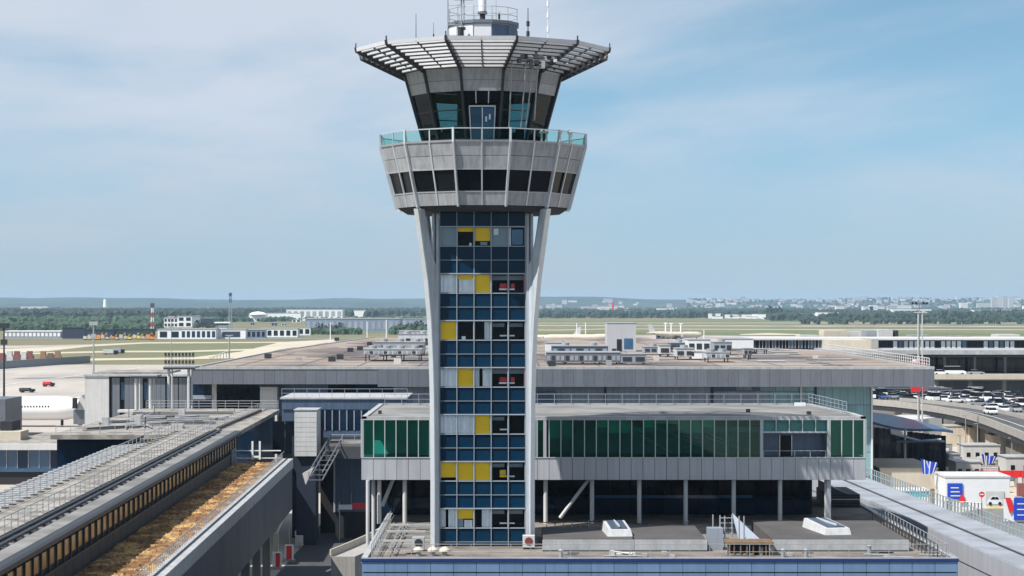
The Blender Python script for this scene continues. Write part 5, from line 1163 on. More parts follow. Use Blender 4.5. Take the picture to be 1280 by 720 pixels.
# lamp mast with red wrapped foot
D0 = 400; x = PX(1150, D0)
t = thing('floodlight_mast', 'tall white lattice floodlight mast with a red wrapped foot', 'mast', (x, D0, 0))
for dx in (-.35, .45): MB().tube((x + dx, D0, 0), (x + dx, D0, PZ(392, D0)), .18, .12).build('mast_leg', 'off_white', t)
MB().tube((x - .1, D0 + .3, 0), (x - .1, D0 + .3, PZ(377, D0)), .12, .08).build('mast_leg', 'galv', t)
for i in range(18): piece('rung', 'galv', (.9, .06, .08), (x + .05, D0, 3 + i * 1.35), t)
bx('cross_arm', 'dark_steel', x - 1.6, x + 1.5, D0 - .15, D0 + .15, PZ(380.5, D0), PZ(379.5, D0), t); bx('cross_arm', 'off_white', x - 1.2, x + 1.4, D0 - .15, D0 + .15, PZ(391, D0), PZ(390, D0), t)
for dx in (-1.5, -.8, .7, 1.3): bx('lamp', 'dark_steel', x + dx - .2, x + dx + .2, D0 - .3, D0 + .1, PZ(379.5, D0), PZ(377.5, D0), t)
bx('red_wrap', 'red_paint', x - 1.7, x - .1, D0 - .5, D0 + .5, PZ(490, D0), PZ(453, D0), t)
bx('red_wrap', 'red_paint', x + .45, x + .75, D0 - .4, D0 + .5, PZ(490, D0), PZ(453, D0), t)
MB().lathe(x - 1.1, D0, [(.55, PZ(453, D0)), (.6, PZ(451.5, D0)), (.2, PZ(449.5, D0))], 10).build('red_cap', 'off_white', t)

# ---------------------------------------------------------------- forecourt, right
pv = thing('glass_pavilion', 'dark blue glass pavilion with a sagging wavy roof right of the terminal', 'pavilion', (70, 368, 0))
D0 = 362
rows_ = []
vs = []; fs = []
nx = 16
for i in range(nx + 1):
    t_ = i / nx; xx = PX(1091, D0) + (PX(1190, D0) - PX(1091, D0)) * t_
    zf = PZ(530 + 14 * t_ + 3 * math.sin(t_ * 5), D0); zb_ = PZ(522 + 17 * t_ - 2 * math.sin(t_ * 4), D0)
    vs += [(xx, D0 - 1, zf), (xx, D0 + 14, zb_), (xx, D0 - 1, zf + .45), (xx, D0 + 14, zb_ + .45)]
for i in range(nx):
    a = 4 * i; b = a + 4; fs += [(a, b, b + 1, a + 1), (a + 2, a + 3, b + 3, b + 2), (a, a + 2, b + 2, b), (a + 1, b + 1, b + 3, a + 3)]
fs += [(0, 1, 3, 2), (4 * nx, 4 * nx + 2, 4 * nx + 3, 4 * nx + 1)]
MB().add(vs, fs).build('roof', 'pav_roof', pv)
for i in range(14):
    xa = PX(1093, D0) + i * .98; zt_ = PZ(533 + 12 * (i / 14), D0)
    if 2.5 < i < 6: zt_ -= .8
    if xa + .9 < PX(1187, D0): MB().box(xa, xa + .9, D0 + .5, D0 + .6, 0.1, zt_ - .2).build('glass_panel', 'window_navy' if i % 3 else 'window_dark', pv); MB().box(xa + .9, xa + .98, D0 + .4, D0 + .6, 0, zt_ - .2).build('mullion', 'soffit', pv)
MB().tube((PX(1130, D0), D0 - 1, 0), (PX(1130, D0), D0 - 1, PZ(536, D0)), .2).build('column', 'off_white', pv)
for (a, b, ya, yb_) in ((1112, 1150, 541, 551), (1150, 1175, 551, 549)): MB().tube((PX(a, D0), D0 - .9, PZ(ya, D0)), (PX(b, D0), D0 - .9, PZ(yb_, D0)), .22).build('brace', 'off_white', pv)
bx('canopy', 'pav_roof', PX(1118, D0), PX(1178, D0), D0 - 2, D0 + .4, PZ(552, D0), PZ(550, D0), pv)
grp('service_roof', 'off_white', MB().prism([(PX(1092, 400), 400), (PX(1150, 400), 400), (PX(1180, 400), 402), (PX(1160, 400), 414), (PX(1092, 400), 414)], 0, PZ(524, 400)), 'pale low block with a flat roof behind the glass pavilion', 'building')
def hut(a, b, yt, D0, m_, lab, nm='site_cabin', cat='cabin', dep=6, roof='coping', win=0, group=None, zb=0.0):
    t = thing(nm, lab, cat, (PX((a + b) / 2, D0), D0, 0), group=group); zt_ = PZ(yt, D0)
    bx('wall', m_, PX(a, D0), PX(b, D0), D0, D0 + dep, zb, zt_, t); bx('roof', roof, PX(a, D0) - .15, PX(b, D0) + .15, D0 - .15, D0 + dep + .15, zt_, zt_ + .15, t)
    for i in range(win):
        xx = PX(a, D0) + (PX(b, D0) - PX(a, D0)) * (i + .5) / win; piece('window', 'window_dark', (.7, .06, .8), (xx, D0 - .02, zb + (zt_ - zb) * .55), t)
    return t
hut(1183, 1209, 533, 430, 'cream', 'cream box hoarding below the middle of the viaduct, the left one', 'hoarding_box', 'hoarding', zb=.01)
hut(1212, 1241, 535, 428, 'cream', 'cream box hoarding below the viaduct, right of its twin', 'hoarding_box', 'hoarding')
hut(1130, 1162, 521, 445, 'cream', 'long cream wall panel in the shade of the viaduct', 'hoarding_box', 'hoarding')
hut(1195, 1226, 578, 345, 'off_white', 'white cabin with small dark windows behind the striped flags', win=3)
hut(1258, 1290, 572, 350, 'off_white', 'white cabin at the right edge with a grey door', win=2)
hut(1205, 1250, 557, 380, 'off_white', 'long low white cabin in the sunny yard', win=4)
hut(1240, 1275, 545, 405, 'cream', 'cream cabin in the yard near the viaduct ramp', win=2)
hut(1186, 1200, 568, 362, 'galv', 'little grey kiosk beside the pavilion corner', win=1)
hut(1124, 1161, 614, 318, 'cyan_paint', 'low kiosk with turquoise front and white roof edge by the gangway', 'kiosk', 'kiosk', 5, 'white_paint')
hut(1084, 1118, 592, 330, 'cream', 'cream flat low building behind the gangway railing', 'low_building', 'building', 8, 'pier_roof')
hut(1100, 1172, 586, 326, 'cream', 'beige low wide building in front of the glass pavilion', 'low_building', 'building', 20, 'paving')
# red barrier
t = thing('red_barrier', 'long red construction barrier beside the white cabins', 'barrier', (PX(1250, 335), 335, 0))
for i in range(9): piece('barrier_block', 'red_paint', (1.25, .5, 1.1), (PX(1216, 335) + 1.3 * i + .6, 335, 2.2), t); piece('foot', 'concrete', (.5, .6, 1.7), (PX(1216, 335) + 1.3 * i + .6, 335.1, .85), t)
# white show building with banners and poster
sb = thing('white_show_building', 'plain white flat building carrying a blue banner and a poster of a car', 'building', (PX(1222, 300), 303, 0))
D0 = 300
bx('wall', 'white_paint', PX(1182, D0), PX(1262, D0), D0, D0 + 8, 0, PZ(597, D0), sb); bx('roof', 'off_white', PX(1181, D0), PX(1263, D0), D0 - .1, D0 + 8.1, PZ(597, D0), PZ(595, D0), sb)
bx('yellow_base', 'cream_yellow', PX(1232, D0), PX(1261, D0), D0 - .1, D0, .05, PZ(627, D0), sb)
def banner(px0, px1, yt, yb, D0, parent, red=True, lines=3):
    bx('banner', 'blue_paint', PX(px0, D0), PX(px1, D0), D0 - .18, D0 - .1, PZ(yb, D0), PZ(yt, D0), parent)
    for i in range(lines):
        yy = yt + (yb - yt) * (.25 + .25 * i); bx('banner_line', 'white_paint', PX(px0 + 4, D0), PX(px1 - 5 + i, D0), D0 - .22, D0 - .185, PZ(yy + 1.2, D0), PZ(yy, D0), parent)
    if red: MB().extr([(PX(px1 - 6, D0), PZ(yb + 4, D0)), (PX(px1 + 4, D0), PZ(yb + 4, D0)), (PX(px1, D0), PZ(yb - 8, D0))], (0, D0, 0), (1, 0, 0), (0, 0, 1), (0, 1, 0), -.3, -.24).build('banner_tip', 'red_paint', parent)
banner(1184, 1203, 604, 624, D0, sb)
# poster: white car outline on the wall
po = bx('poster', 'off_white', PX(1232, D0), PX(1255, D0), D0 - .12, D0 - .06, PZ(632, D0), PZ(614, D0), sb)
cxp = PX(1243.5, D0)
MB().extr([(-1.15, 0), (-1.15, .45), (-.8, .75), (-.45, 1.15), (.45, 1.15), (.75, .7), (1.1, .5), (1.15, 0)], (cxp, D0, PZ(630, D0)), (1, 0, 0), (0, 0, 1), (0, 1, 0), -.16, -.125).build('poster_car', 'white_paint', po)
MB().extr([(-.68, .7), (-.4, 1.05), (-.02, 1.05), (-.02, .7)], (cxp, D0, PZ(630, D0)), (1, 0, 0), (0, 0, 1), (0, 1, 0), -.2, -.165).build('poster_window', 'window_dark', po)
MB().extr([(.04, .7), (.04, 1.05), (.38, 1.05), (.6, .7)], (cxp, D0, PZ(630, D0)), (1, 0, 0), (0, 0, 1), (0, 1, 0), -.2, -.165).build('poster_window', 'window_dark', po)
for dx in (-.7, .7): MB().extr([(dx + .24 * math.cos(k * .628), .1 + .24 * math.sin(k * .628)) for k in range(10)], (cxp, D0, PZ(630, D0)), (1, 0, 0), (0, 0, 1), (0, 1, 0), -.2, -.165).build('poster_wheel', 'black', po)
ns = thing('no_entry_sign', 'round red no entry sign on a thin post beside the car poster', 'road sign', (PX(1227, 296), 296, 0))
MB().tube((PX(1227, 296), 296, 0), (PX(1227, 296), 296, PZ(615, 296)), .06).build('post', 'galv', ns)
MB().tube((PX(1227, 296), 295.9, PZ(618, 296)), (PX(1227, 296), 295.84, PZ(618, 296)), .42, n=18).build('disc', 'red_paint', ns)
bx('bar', 'white_paint', PX(1227, 296) - .28, PX(1227, 296) + .28, 295.80, 295.835, PZ(618, 296) - .07, PZ(618, 296) + .07, ns)
b2 = thing('banner_board', 'blue and red banner board cut by the right photo edge', 'banner', (PX(1272, 280), 280, 0))
bx('board', 'white_paint', PX(1255, 280), PX(1290, 280), 280, 280.2, .3, PZ(624, 280), b2); banner(1267, 1290, 622, 650, 280, b2, False)
MB().extr([(PX(1256, 280), PZ(622, 280)), (PX(1263, 280), PZ(622, 280)), (PX(1267, 280), PZ(636, 280)), (PX(1262, 280), PZ(642, 280))], (0, 280, 0), (1, 0, 0), (0, 0, 1), (0, 1, 0), -.2, -.12).build('red_stripe', 'red_paint', b2)
for px in (1258, 1286): MB().tube((PX(px, 280), 280.1, 0), (PX(px, 280), 280.1, 2), .08).build('post', 'galv', b2)
def flag(px0, px1, yt, yb, D0, lab, pole_to):
    t = thing('striped_flag', lab, 'flag', (PX(px0, D0), D0, 0)); x0_, x1_ = PX(px0, D0), PX(px1, D0); z0_, z1_ = PZ(yb, D0), PZ(yt, D0)
    n_ = 6
    for i in range(n_):
        a, b = i / n_, (i + 1) / n_
        def P(u_, v_): return (x0_ + (x1_ - x0_) * (u_ * (.65 + .35 * v_)) + (1 - v_) * .3, D0 + .12 * math.sin(u_ * 7), z0_ + (z1_ - z0_) * (v_ * (1 - .35 * u_)) - .1 * math.sin(u_ * 5))
        MB().hexa([P(a, 0), P(b, 0), (P(b, 0)[0], P(b, 0)[1] + .05, P(b, 0)[2]), (P(a, 0)[0], P(a, 0)[1] + .05, P(a, 0)[2])], [P(a, 1), P(b, 1), (P(b, 1)[0], P(b, 1)[1] + .05, P(b, 1)[2]), (P(a, 1)[0], P(a, 1)[1] + .05, P(a, 1)[2])]).build('cloth', 'blue_paint', t)
        if i % 2: MB().hexa([(P(a, 0)[0], P(a, 0)[1] - .03, P(a, 0)[2]), (P(a + .06, 0)[0], P(a, 0)[1] - .03, P(a, 0)[2]), P(a + .06, 0), P(a, 0)], [(P(a, 1)[0], P(a, 1)[1] - .03, P(a, 1)[2]), (P(a + .06, 1)[0], P(a, 1)[1] - .03, P(a, 1)[2]), P(a + .06, 1), P(a, 1)]).build('stripe', 'white_paint', t)
    MB().tube((pole_to[0], D0, 0), (x0_ + .1 + (x1_ - x0_) * .3, D0 + .1, z1_ - .4), .12).build('pole', 'cream', t)
flag(1151, 1173, 573, 592, 305, 'blue flag with white stripes on a leaning cream pole, the left one', (PX(1176, 305), 0))
flag(1227, 1246, 567, 580, 338, 'blue flag with white slashes above the red barrier', (PX(1232, 338), 0))
for i, (px, yt, D0, lb) in enumerate(((1200, 545, 372, 'thin street lamp left of the cabins'), (1265, 548, 372, 'thin dark street lamp near the right edge'), (1222, 530, 400, 'grey street lamp in front of the cream hoardings'), (1207, 520, 410, 'tall thin grey lamp by the left cream hoarding'))):
    t = thing('street_lamp', lb, 'street lamp', (PX(px, D0), D0, 0)); x = PX(px, D0)
    MB().tube((x, D0, 0), (x, D0, PZ(yt, D0)), .13, .08).build('pole', 'galv', t); bx('lamp_head', 'galv', x - .7, x + .15, D0 - .12, D0 + .12, PZ(yt, D0), PZ(yt, D0) + .15, t)
# bollard-like fence by the forecourt road
t = thing('yard_fence', 'grey mesh fence with dark posts beside the white show building', 'fence', (PX(1190, 290), 290, 0))
for i in range(12): piece('post', 'dark_steel', (.12, .12, 2.0), (PX(1180, 292) + .42 * i, 292 - .3 * i, 1.0), t)
MB().tube((PX(1180, 292), 292, 1.95), (PX(1180, 292) + 4.6, 288.7, 1.95), .06).build('handrail', 'galv', t)
# site clutter
rcl = random.Random(77)
CK = [('crate', 'crate'), ('pallet_stack', 'pallets'), ('site_barrier', 'barrier'), ('skip', 'skip')]
CM = [('off_white', 'white'), ('galv', 'grey'), ('cream', 'cream'), ('dull_red', 'red'), ('blue_clad', 'blue'), ('wood', 'brown'), ('soffit', 'black')]
ck_n = {}
for i in range(64):
    px = rcl.uniform(1165, 1290); D0 = rcl.choice([310, 318, 326, 342, 348, 356, 366, 374, 385, 395, 412, 420]) + rcl.uniform(-2, 2); x = PX(px, D0); nm_k, cat_k = CK[i % 4]; m_, cn = rcl.choice(CM)
    w_, d_k, h = rcl.uniform(.8, 3.2), rcl.uniform(.6, 1.6), rcl.uniform(.7, 2.2); key = (nm_k, cn); ck_n[key] = ck_n.get(key, 0) + 1
    t = thing(nm_k, '%s %s in the sunny yard, %s one of that colour' % (cn, nm_k.replace('_', ' '), ORD[ck_n[key] - 1]), cat_k, (x, D0, 0), rcl.uniform(-.4, .4), 'loose things standing about the sunny yard', 'local')
    MB().box(-w_ / 2, w_ / 2, -d_k / 2, d_k / 2, .12, h).build('body', m_, t, bevel=.04)
    bx('foot', 'dark_steel', -w_ / 2 + .1, -w_ / 2 + .3, -d_k / 2 + .05, d_k / 2 - .05, 0, .12, t); bx('foot', 'dark_steel', w_ / 2 - .3, w_ / 2 - .1, -d_k / 2 + .05, d_k / 2 - .05, 0, .12, t)
    if i % 3 == 0: bx('lid', 'galv', -w_ / 2 - .05, w_ / 2 + .05, -d_k / 2 - .05, d_k / 2 + .05, h, h + .08, t)
# small parked cars & people-scale items in the yard
for i, (px, D0, c_) in enumerate(((1192, 350, 'car_dark'), (1236, 352, 'car_silver'), (1270, 300, 'car_grey'), (1215, 372, 'car_white'))):
    car('car', c_, PX(px, D0), D0 - 4, 0, R(15 * i), ('black car parked by the glass pavilion corner', 'silver car parked before the white cabins', 'dark grey car parked right of the white show building', 'white car parked in the sunny yard')[i])
# louvred shed under the right end of the office building
ls = thing('louvred_shed', 'black louvred shed filling the gap under the right end of the office block', 'shed', (PX(1055, 170), 172, 0))
bx('wall', 'dark_wall', PX(1036, 170), PX(1075, 170), 170, 177, 0, PZ(618, 170), ls)
MB().extr([(PX(1036, 170), PZ(618, 170)), (PX(1060, 170), PZ(618, 170)), (PX(1036, 170), PZ(607, 170))], (0, 170, 0), (1, 0, 0), (0, 0, 1), (0, 1, 0), 0, 6).build('sloped_top', 'dark_steel', ls)
for i in range(9): piece('louvre', 'galv' if i % 4 == 3 else 'dark_steel', (2.5, .1, .1), (PX(1055.5, 170), 169.95, PZ(648 - 3.4 * i, 170)), ls)
# ================================================================== GROUND, AIRFIELD
def sheet(name, m, poly, z, kind='structure'):
    o = MB().add([(x, y, z) for x, y in poly], [tuple(range(len(poly)))]).build(name, m); o['kind'] = kind; return o
def G(px, py): D = EYE * F / (py - 380); return (PX(px, D), D)
sheet('ground', 'grass_field', [(-9000, -600), (9000, -600), (9000, 17000), (-9000, 17000)], 0.0)
sheet('apron', 'apron', [(-900, 220), (-26, 220), (-26, 600), (-60, 700), (-80, 1010), (-330, 1010), (-900, 860)], .06)
sheet('forecourt', 'paving', [(40, -300), (400, -300), (400, 600), (60, 600), (56, 330), (40, 262)], .03)
sheet('service_yard', 'asphalt_dark', [(-60, -300), (40, -300), (40, 262), (56, 330), (56, 400), (-26, 400), (-60, 218)], .045)
sheet('service_road', 'asphalt_dark', [(-26, 60), (-9, 60), (-9, 262), (-26, 262)], .07)
sheet('access_road', 'asphalt_pale', [(38, 60), (58, 60), (74, 270), (77, 300), (69, 300), (58, 286), (40, 262)], .07)
sheet('access_road', 'asphalt_pale', [(58, 60), (140, 60), (140, 280), (74, 270)], .068)
for i in range(5): sheet('lane_mark', 'marking', [(-20.5 + 1.6 * i, 246.5 + .5 * i), (-19.6 + 1.6 * i, 246.5 + .5 * i), (-19.6 + 1.6 * i, 248 + .5 * i), (-20.5 + 1.6 * i, 248 + .5 * i)], .09)
for i in range(4): sheet('lane_mark', 'marking', [(-20.9 + .7 * i, 229 + 6 * i), (-20.6 + .7 * i, 229 + 6 * i), (-20.0 + .7 * i, 233 + 6 * i), (-20.3 + .7 * i, 233 + 6 * i)], .09)
for (a, b) in (((44, 70), (63, 262)), ((50, 70), (69, 270))): sheet('edge_line', 'marking', [a, (a[0] + .3, a[1]), (b[0] + .3, b[1]), b], .09)
# taxiways as pale strips
def strip(name, m, pts, z):
    n = len(pts); v = []; f = []
    for (x, y0, y1) in pts:
        a = G(x, y0); b = G(x, y1); v += [(a[0], a[1], z), (b[0], b[1], z)]
    for i in range(n - 1): f.append((2 * i, 2 * i + 2, 2 * i + 3, 2 * i + 1))
    o = MB().add(v, f).build(name, m); o['kind'] = 'structure'; return o
strip('taxiway', 'taxi', [(-200, 452, 440), (0, 442.5, 436.5), (60, 439, 434), (110, 433.5, 431), (180, 429.6, 428), (330, 428.8, 427.5), (560, 428.5, 427)], .10)
strip('taxiway', 'taxi', [(-200, 446, 443.5), (0, 444, 442), (135, 440.8, 438.8), (230, 440.5, 438.6), (320, 438, 436), (460, 428, 426)], .12)
strip('taxiway', 'taxi', [(60, 452, 449), (150, 450.5, 448), (240, 449.5, 447), (300, 448, 440), (350, 437, 428), (420, 427, 424)], .14)
strip('taxiway', 'apron', [(-200, 440, 436), (0, 436, 432.5), (60, 434, 431.5), (110, 431.3, 430.6)], .13)
strip('runway', 'asphalt_pale', [(-400, 424.6, 422.8), (640, 424.6, 422.8), (700, 424.6, 422.8)], .16)
strip('runway', 'apron', [(600, 407.4, 406.4), (1500, 409.4, 408)], .16)
strip('taxiway', 'taxi', [(600, 413, 412), (700, 413.2, 412.4), (760, 411.6, 410.8), (1000, 412.5, 411.8), (1500, 413, 412.3)], .18)
strip('taxiway', 'apron', [(620, 432, 421.5), (700, 432, 420.5), (820, 432, 419), (1000, 434, 420.5), (1300, 434, 421)], .10)
strip('taxiway', 'taxi', [(600, 404.2, 403.7), (900, 404.0, 403.5), (1500, 404, 403.5)], .15)
strip('grass_strip', 'grass_green', [(660, 417.5, 415.6), (770, 417.0, 415), (900, 417.5, 415), (1100, 419, 416), (1500, 419, 416)], .20)
strip('grass_strip', 'grass_green', [(660, 402.8, 401.4), (1500, 402.4, 401)], .22)
strip('dirt_mound_strip', 'taxi', [(925, 419, 418), (960, 419, 416.5), (1000, 419, 418)], .24)
for i in range(7):
    xa = -420 + 55 * i; sheet('apron_line', 'marking', [(xa, 560), (xa + .8, 560), (xa + 26.8, 980), (xa + 26, 980)], .16)
for (xa, ya, xb, yb_) in ((-300, 640, -90, 655), (-330, 760, -95, 780), (-330, 900, -90, 905)): sheet('apron_line', 'marking', [(xa, ya), (xb, yb_), (xb, yb_ + .9), (xa, ya + .9)], .17)
for (xa, ya, w_) in ((-260, 700, 7), (-200, 820, 9), (-170, 600, 5), (-120, 720, 8)): sheet('tyre_stain', 'asphalt_pale', [(xa, ya), (xa + 60, ya + 20), (xa + 62, ya + 20 + w_), (xa + 2, ya + w_)], .15)
# retaining wall with parked equipment on the left apron
rw = thing('blast_fence', 'long low dark blast fence curving across the left apron', 'blast fence', (-190, 900, 0))
pw = [G(-60, 463.5), G(0, 461.5), G(60, 457), G(113, 453.6)]
for i in range(3):
    edge(pw[i], pw[i + 1], 0.05, 3.6, 1.0, 'wall', 'fascia_grey', rw)

def far(name, m, px0, px1, yt, yb, lab, cat='building', win=0, wm='window_dark', dep=None, roof='coping', grp_=None, par=None, slope=0, wrows=1):
    D0 = EYE * F / (yb - 380); x0_, x1_ = PX(px0, D0), PX(px1, D0); zt_ = PZ(yt, D0); dep = dep or (x1_ - x0_) * .5
    t = thing(name, lab, cat, ((x0_ + x1_) / 2, D0, 0), group=grp_)
    bx('wall', m, x0_, x1_, D0, D0 + dep, 0, zt_, t); bx('roof', roof, x0_ - .4, x1_ + .4, D0 - .4, D0 + dep + .4, zt_, zt_ + .6, t)
    for r_ in range(wrows):
        for i in range(win):
            w_ = (x1_ - x0_) / win; hh = zt_ / wrows
            piece('window', wm, (w_ * .62, .3, hh * .6), (x0_ + (i + .5) * w_, D0 - .05, hh * (r_ + .5)), t)
    return t
GA = 'buildings on the far side of the airfield'
far('hangar', 'navy_shade', 78, 105, 410, 423.6, 'black flat hangar on the far side of the left airfield', 'hangar', roof='dark_wall')
far('hangar', 'far_grey', 5, 76, 414.5, 422, 'long low grey shed with a white stripe at the far left', 'shed', roof='far_white', win=14, wm='far_white')
far('hangar', 'navy_shade', 106, 142, 412.5, 421, 'low black shed right of the black hangar', 'shed', roof='dark_wall')
far('hangar', 'foliage_dark', 143, 190, 412, 420.5, 'dark green shed row behind the yellow machines', 'shed', roof='dark_wall')
far('airport_hall', 'far_white', 197, 226, 412, 424, 'white block at the left end of the far airport hall', win=2)
far('airport_hall', 'far_white', 226, 270, 411.5, 424, 'far white hall with seven dark blue bays', win=7, wm='window_navy')
far('airport_hall', 'far_white', 271, 307, 412, 423.6, 'far white hall with one long dark window band', win=1, wm='navy_shade')
far('airport_hall', 'far_blue', 308, 332, 412.5, 423, 'blue grey hall with a white gable on the far airfield', win=4)
far('airport_hall', 'far_white', 325, 372, 411, 421.5, 'long low white hall right of the blue grey one', win=6)
far('airport_hall', 'far_white', 372, 388, 409.5, 419, 'white block next to the dark green trees', win=2)
far('office_block', 'far_white', 205, 222, 397.5, 409, 'white three storey office with dark windows beside the red mast', win=4, wrows=2)
far('office_block', 'far_white', 222, 240, 395.5, 409, 'white office with flat top and tall white end walls', win=2, wrows=2)
far('office_block', 'far_grey', 240, 250, 395, 407, 'grey plain block right of the white office')
far('office_block', 'navy_shade', 249, 268, 398, 406, 'dark glass block behind the far tower', roof='far_grey')
far('storage_tank', 'far_white', 260, 274, 393, 400, 'white domed tank roof behind the dark block', 'tank')
far('storage_tank', 'far_white', 311, 333, 393.5, 402, 'white rounded roof right of the lattice mast', 'tank')
far('warehouse', 'far_white', 333, 376, 391.5, 400.5, 'pale warehouse left of the biggest white one', 'warehouse')
far('warehouse', 'far_white', 358, 428, 387, 397.5, 'biggest long white warehouse under the hills', 'warehouse', win=9, wm='far_grey')
far('warehouse', 'far_white', 434, 459, 388, 396, 'white warehouse just right of the biggest one', 'warehouse')
far('warehouse', 'far_blue', 382, 500, 398.5, 415, 'long blue grey warehouse with white wall bands left of the tower', 'warehouse', win=16, wm='far_grey')
far('warehouse', 'far_blue', 492, 545, 399, 408, 'blue grey warehouse touching the tower shaft', 'warehouse', win=6, wm='far_grey')
far('warehouse', 'far_grey', 413, 423, 399.5, 406, 'small dark blue block on the long blue grey warehouse', 'warehouse')
far('terminal_shed', 'unit_grey', 499, 545, 414, 424, 'ribbed grey shed roof beyond the terminal left of the tower', 'shed', win=8)
far('airport_hall', 'unit_grey', 820, 846, 414.5, 424, 'white hall with three white masts beyond the roof plant', win=4)
far('airport_hall', 'far_grey', 846, 863, 415, 423, 'grey framed hall right of the three white masts', win=3)
rb_ = random.Random(15)
SN = ['first', 'second', 'third', 'fourth', 'fifth', 'sixth', 'seventh', 'eighth', 'ninth', 'tenth', 'eleventh', 'twelfth', 'thirteenth', 'fourteenth', 'fifteenth', 'sixteenth', 'seventeenth', 'eighteenth', 'nineteenth', 'twentieth']
for i in range(18):
    px = 300 + i * 13; w_ = rb_.uniform(5, 12); yb = rb_.uniform(398, 408); far('depot', rb_.choice(['far_white', 'far_grey', 'far_blue', 'far_white']), px, px + w_, yb - rb_.uniform(2, 4), yb, 'low depot on the far left airfield, %s counting rightward from the lattice mast' % SN[i], 'depot', win=rb_.choice([0, 2, 3]), grp_='low depots beyond the left airfield')
for i in range(20):
    px = 870 + i * 21; w_ = rb_.uniform(8, 18); yb = rb_.uniform(395.5, 399.5); far('depot', rb_.choice(['far_white', 'far_grey', 'cream', 'far_white']), px, px + w_, yb - rb_.uniform(2, 3.5), yb, 'low depot past the right airfield, %s counting rightward from the grey plant house' % SN[i], 'depot', win=rb_.choice([0, 2, 3]), grp_='low depots beyond the right airfield')
# domes on tanks
for o in [c for c in bpy.data.objects if c.name.startswith('storage_tank')]:
    for ch in o.children:
        if ch.name.startswith('roof'):
            bb = [Vector(v) for v in ch.bound_box]; xs_ = [v.x for v in bb]; ys_ = [v.y for v in bb]; zt_ = max(v.z for v in bb)
            cx_, cy_ = sum(xs_) / 8, sum(ys_) / 8; rad = (max(xs_) - min(xs_)) / 2
            mm = MB().lathe(cx_, cy_, [(rad, zt_), (rad * .8, zt_ + rad * .16), (rad * .45, zt_ + rad * .27), (.2, zt_ + rad * .32)], 14)
            q = bpy.data.objects.new('dome', mm.mesh('dome', 'far_white')); C.objects.link(q); q.parent = o
# small control tower far
D0 = 1800
t = thing('small_tower', 'little white apron tower with dark glazed cab on the far side', 'control tower', (PX(278, D0), D0, 0)); x = PX(278, D0)
bx('shaft', 'far_white', x - 4, x + 4, D0, D0 + 8, 0, PZ(406, D0), t); bx('cab', 'window_dark', x - 5, x + 5, D0 - 1, D0 + 9, PZ(406, D0), PZ(404, D0), t); bx('roof', 'far_white', x - 7, x + 7, D0 - 2, D0 + 10, PZ(404, D0), PZ(402.5, D0), t)
def lattice(px, yt, yb, lab, red=False, w_=2.2, ym=None):
    D0 = EYE * F / (yb - 380); x = PX(px, D0); zt_ = PZ(yt, D0); t = thing('lattice_mast', lab, 'mast', (x, D0, 0)); n_ = 7
    for i in range(n_):
        a, b = zt_ * i / n_, zt_ * (i + 1) / n_; ra = w_ * (1 - .6 * i / n_); rb = w_ * (1 - .6 * (i + 1) / n_); m_ = ('red_paint' if i % 2 == 0 else 'far_white') if red else ('galv' if i < 5 else 'soffit')
        mb = MB()
        for sx, sy in ((-1, -1), (1, -1), (1, 1), (-1, 1)): mb.tube((x + sx * ra * .5, D0 + sy * ra * .5, a), (x + sx * rb * .5, D0 + sy * rb * .5, b), .35, n=4)
        mb.tube((x - ra * .5, D0, a), (x + rb * .5, D0, b), .25, n=4).tube((x + ra * .5, D0, a), (x - rb * .5, D0, b), .25, n=4)
        mb.build('mast_section', m_, t)['kind'] = 'stuff'
    bx('head', 'soffit', x - 1.8, x + 1.8, D0 - 1, D0 + 1, zt_ - 4, zt_, t)
lattice(190.5, 379, 420, 'slim red and white banded mast on the left airfield', True, 3.0)
lattice(288, 366, 410, 'grey lattice mast with dark head behind the far white halls', False, 4.2)
D0 = 7800; x = PX(131.5, D0)
t = thing('chimney', 'lone white chimney standing before the blue hills', 'chimney', (x, D0, 0))
MB().lathe(x, D0, [(9, 0), (6, PZ(374, D0))], 14).build('stack', 'far_white', t); bx('base_hall', 'far_grey', x - 24, x - 6, D0, D0 + 30, 0, PZ(386, D0), t)
D0 = 1800
for i, px in enumerate((832, 839, 851)):
    D0 = 1745; grp('lamp_mast', 'far_white', MB().tube((PX(px, D0), D0, 0), (PX(px, D0), D0, PZ((403, 404, 404)[i], D0)), .7, .5).box(PX(px, D0) - 1.5, PX(px, D0) + 1.5, D0 - .6, D0 + .6, PZ(405, D0), PZ(404, D0)), ('leftmost of the three white masts on the airfield', 'middle one of the three white masts on the airfield', 'rightmost of the three white masts on the airfield')[i], 'mast', 'white masts right of the plant house')
for i, (px, yt, yb, lb) in enumerate(((880, 412, 424, 'single short white mast beyond the pale roof units'), (721, 404, 431, 'thin white mast between the parked far airliners'), (732, 403, 431, 'thin white mast behind the far airliner tail'), (459, 402, 424, 'thin white mast left of the ribbed shed'), (483, 400, 424, 'thin white mast over the ribbed shed'), (413, 403, 430, 'thin pale mast by the roof edge left'))):
    D0 = EYE * F / (yb - 380); grp('lamp_mast', 'far_white', MB().tube((PX(px, D0), D0, 0), (PX(px, D0), D0, PZ(yt, D0)), .45, .3), lb, 'mast')
airliner(*G(727, 431.5), R(180), 60, 'far cream airliner with tail to the left behind the roof plant')
airliner(*G(690, 428), R(175), 45, 'second far airliner partly hidden by the tower shaft')
airliner(*G(845, 424), R(10), 48, 'far airliner behind the white roof units')
for o in bpy.data.objects:
    if o.name.startswith('airliner.') and o.parent is None:
        for ch in o.children:
            if ch.name.split('.')[0] in ('fuselage', 'tail_fin', 'tailplane'): ch.data.materials[0] = M['cream' if ch.name.startswith('f') else 'off_white']
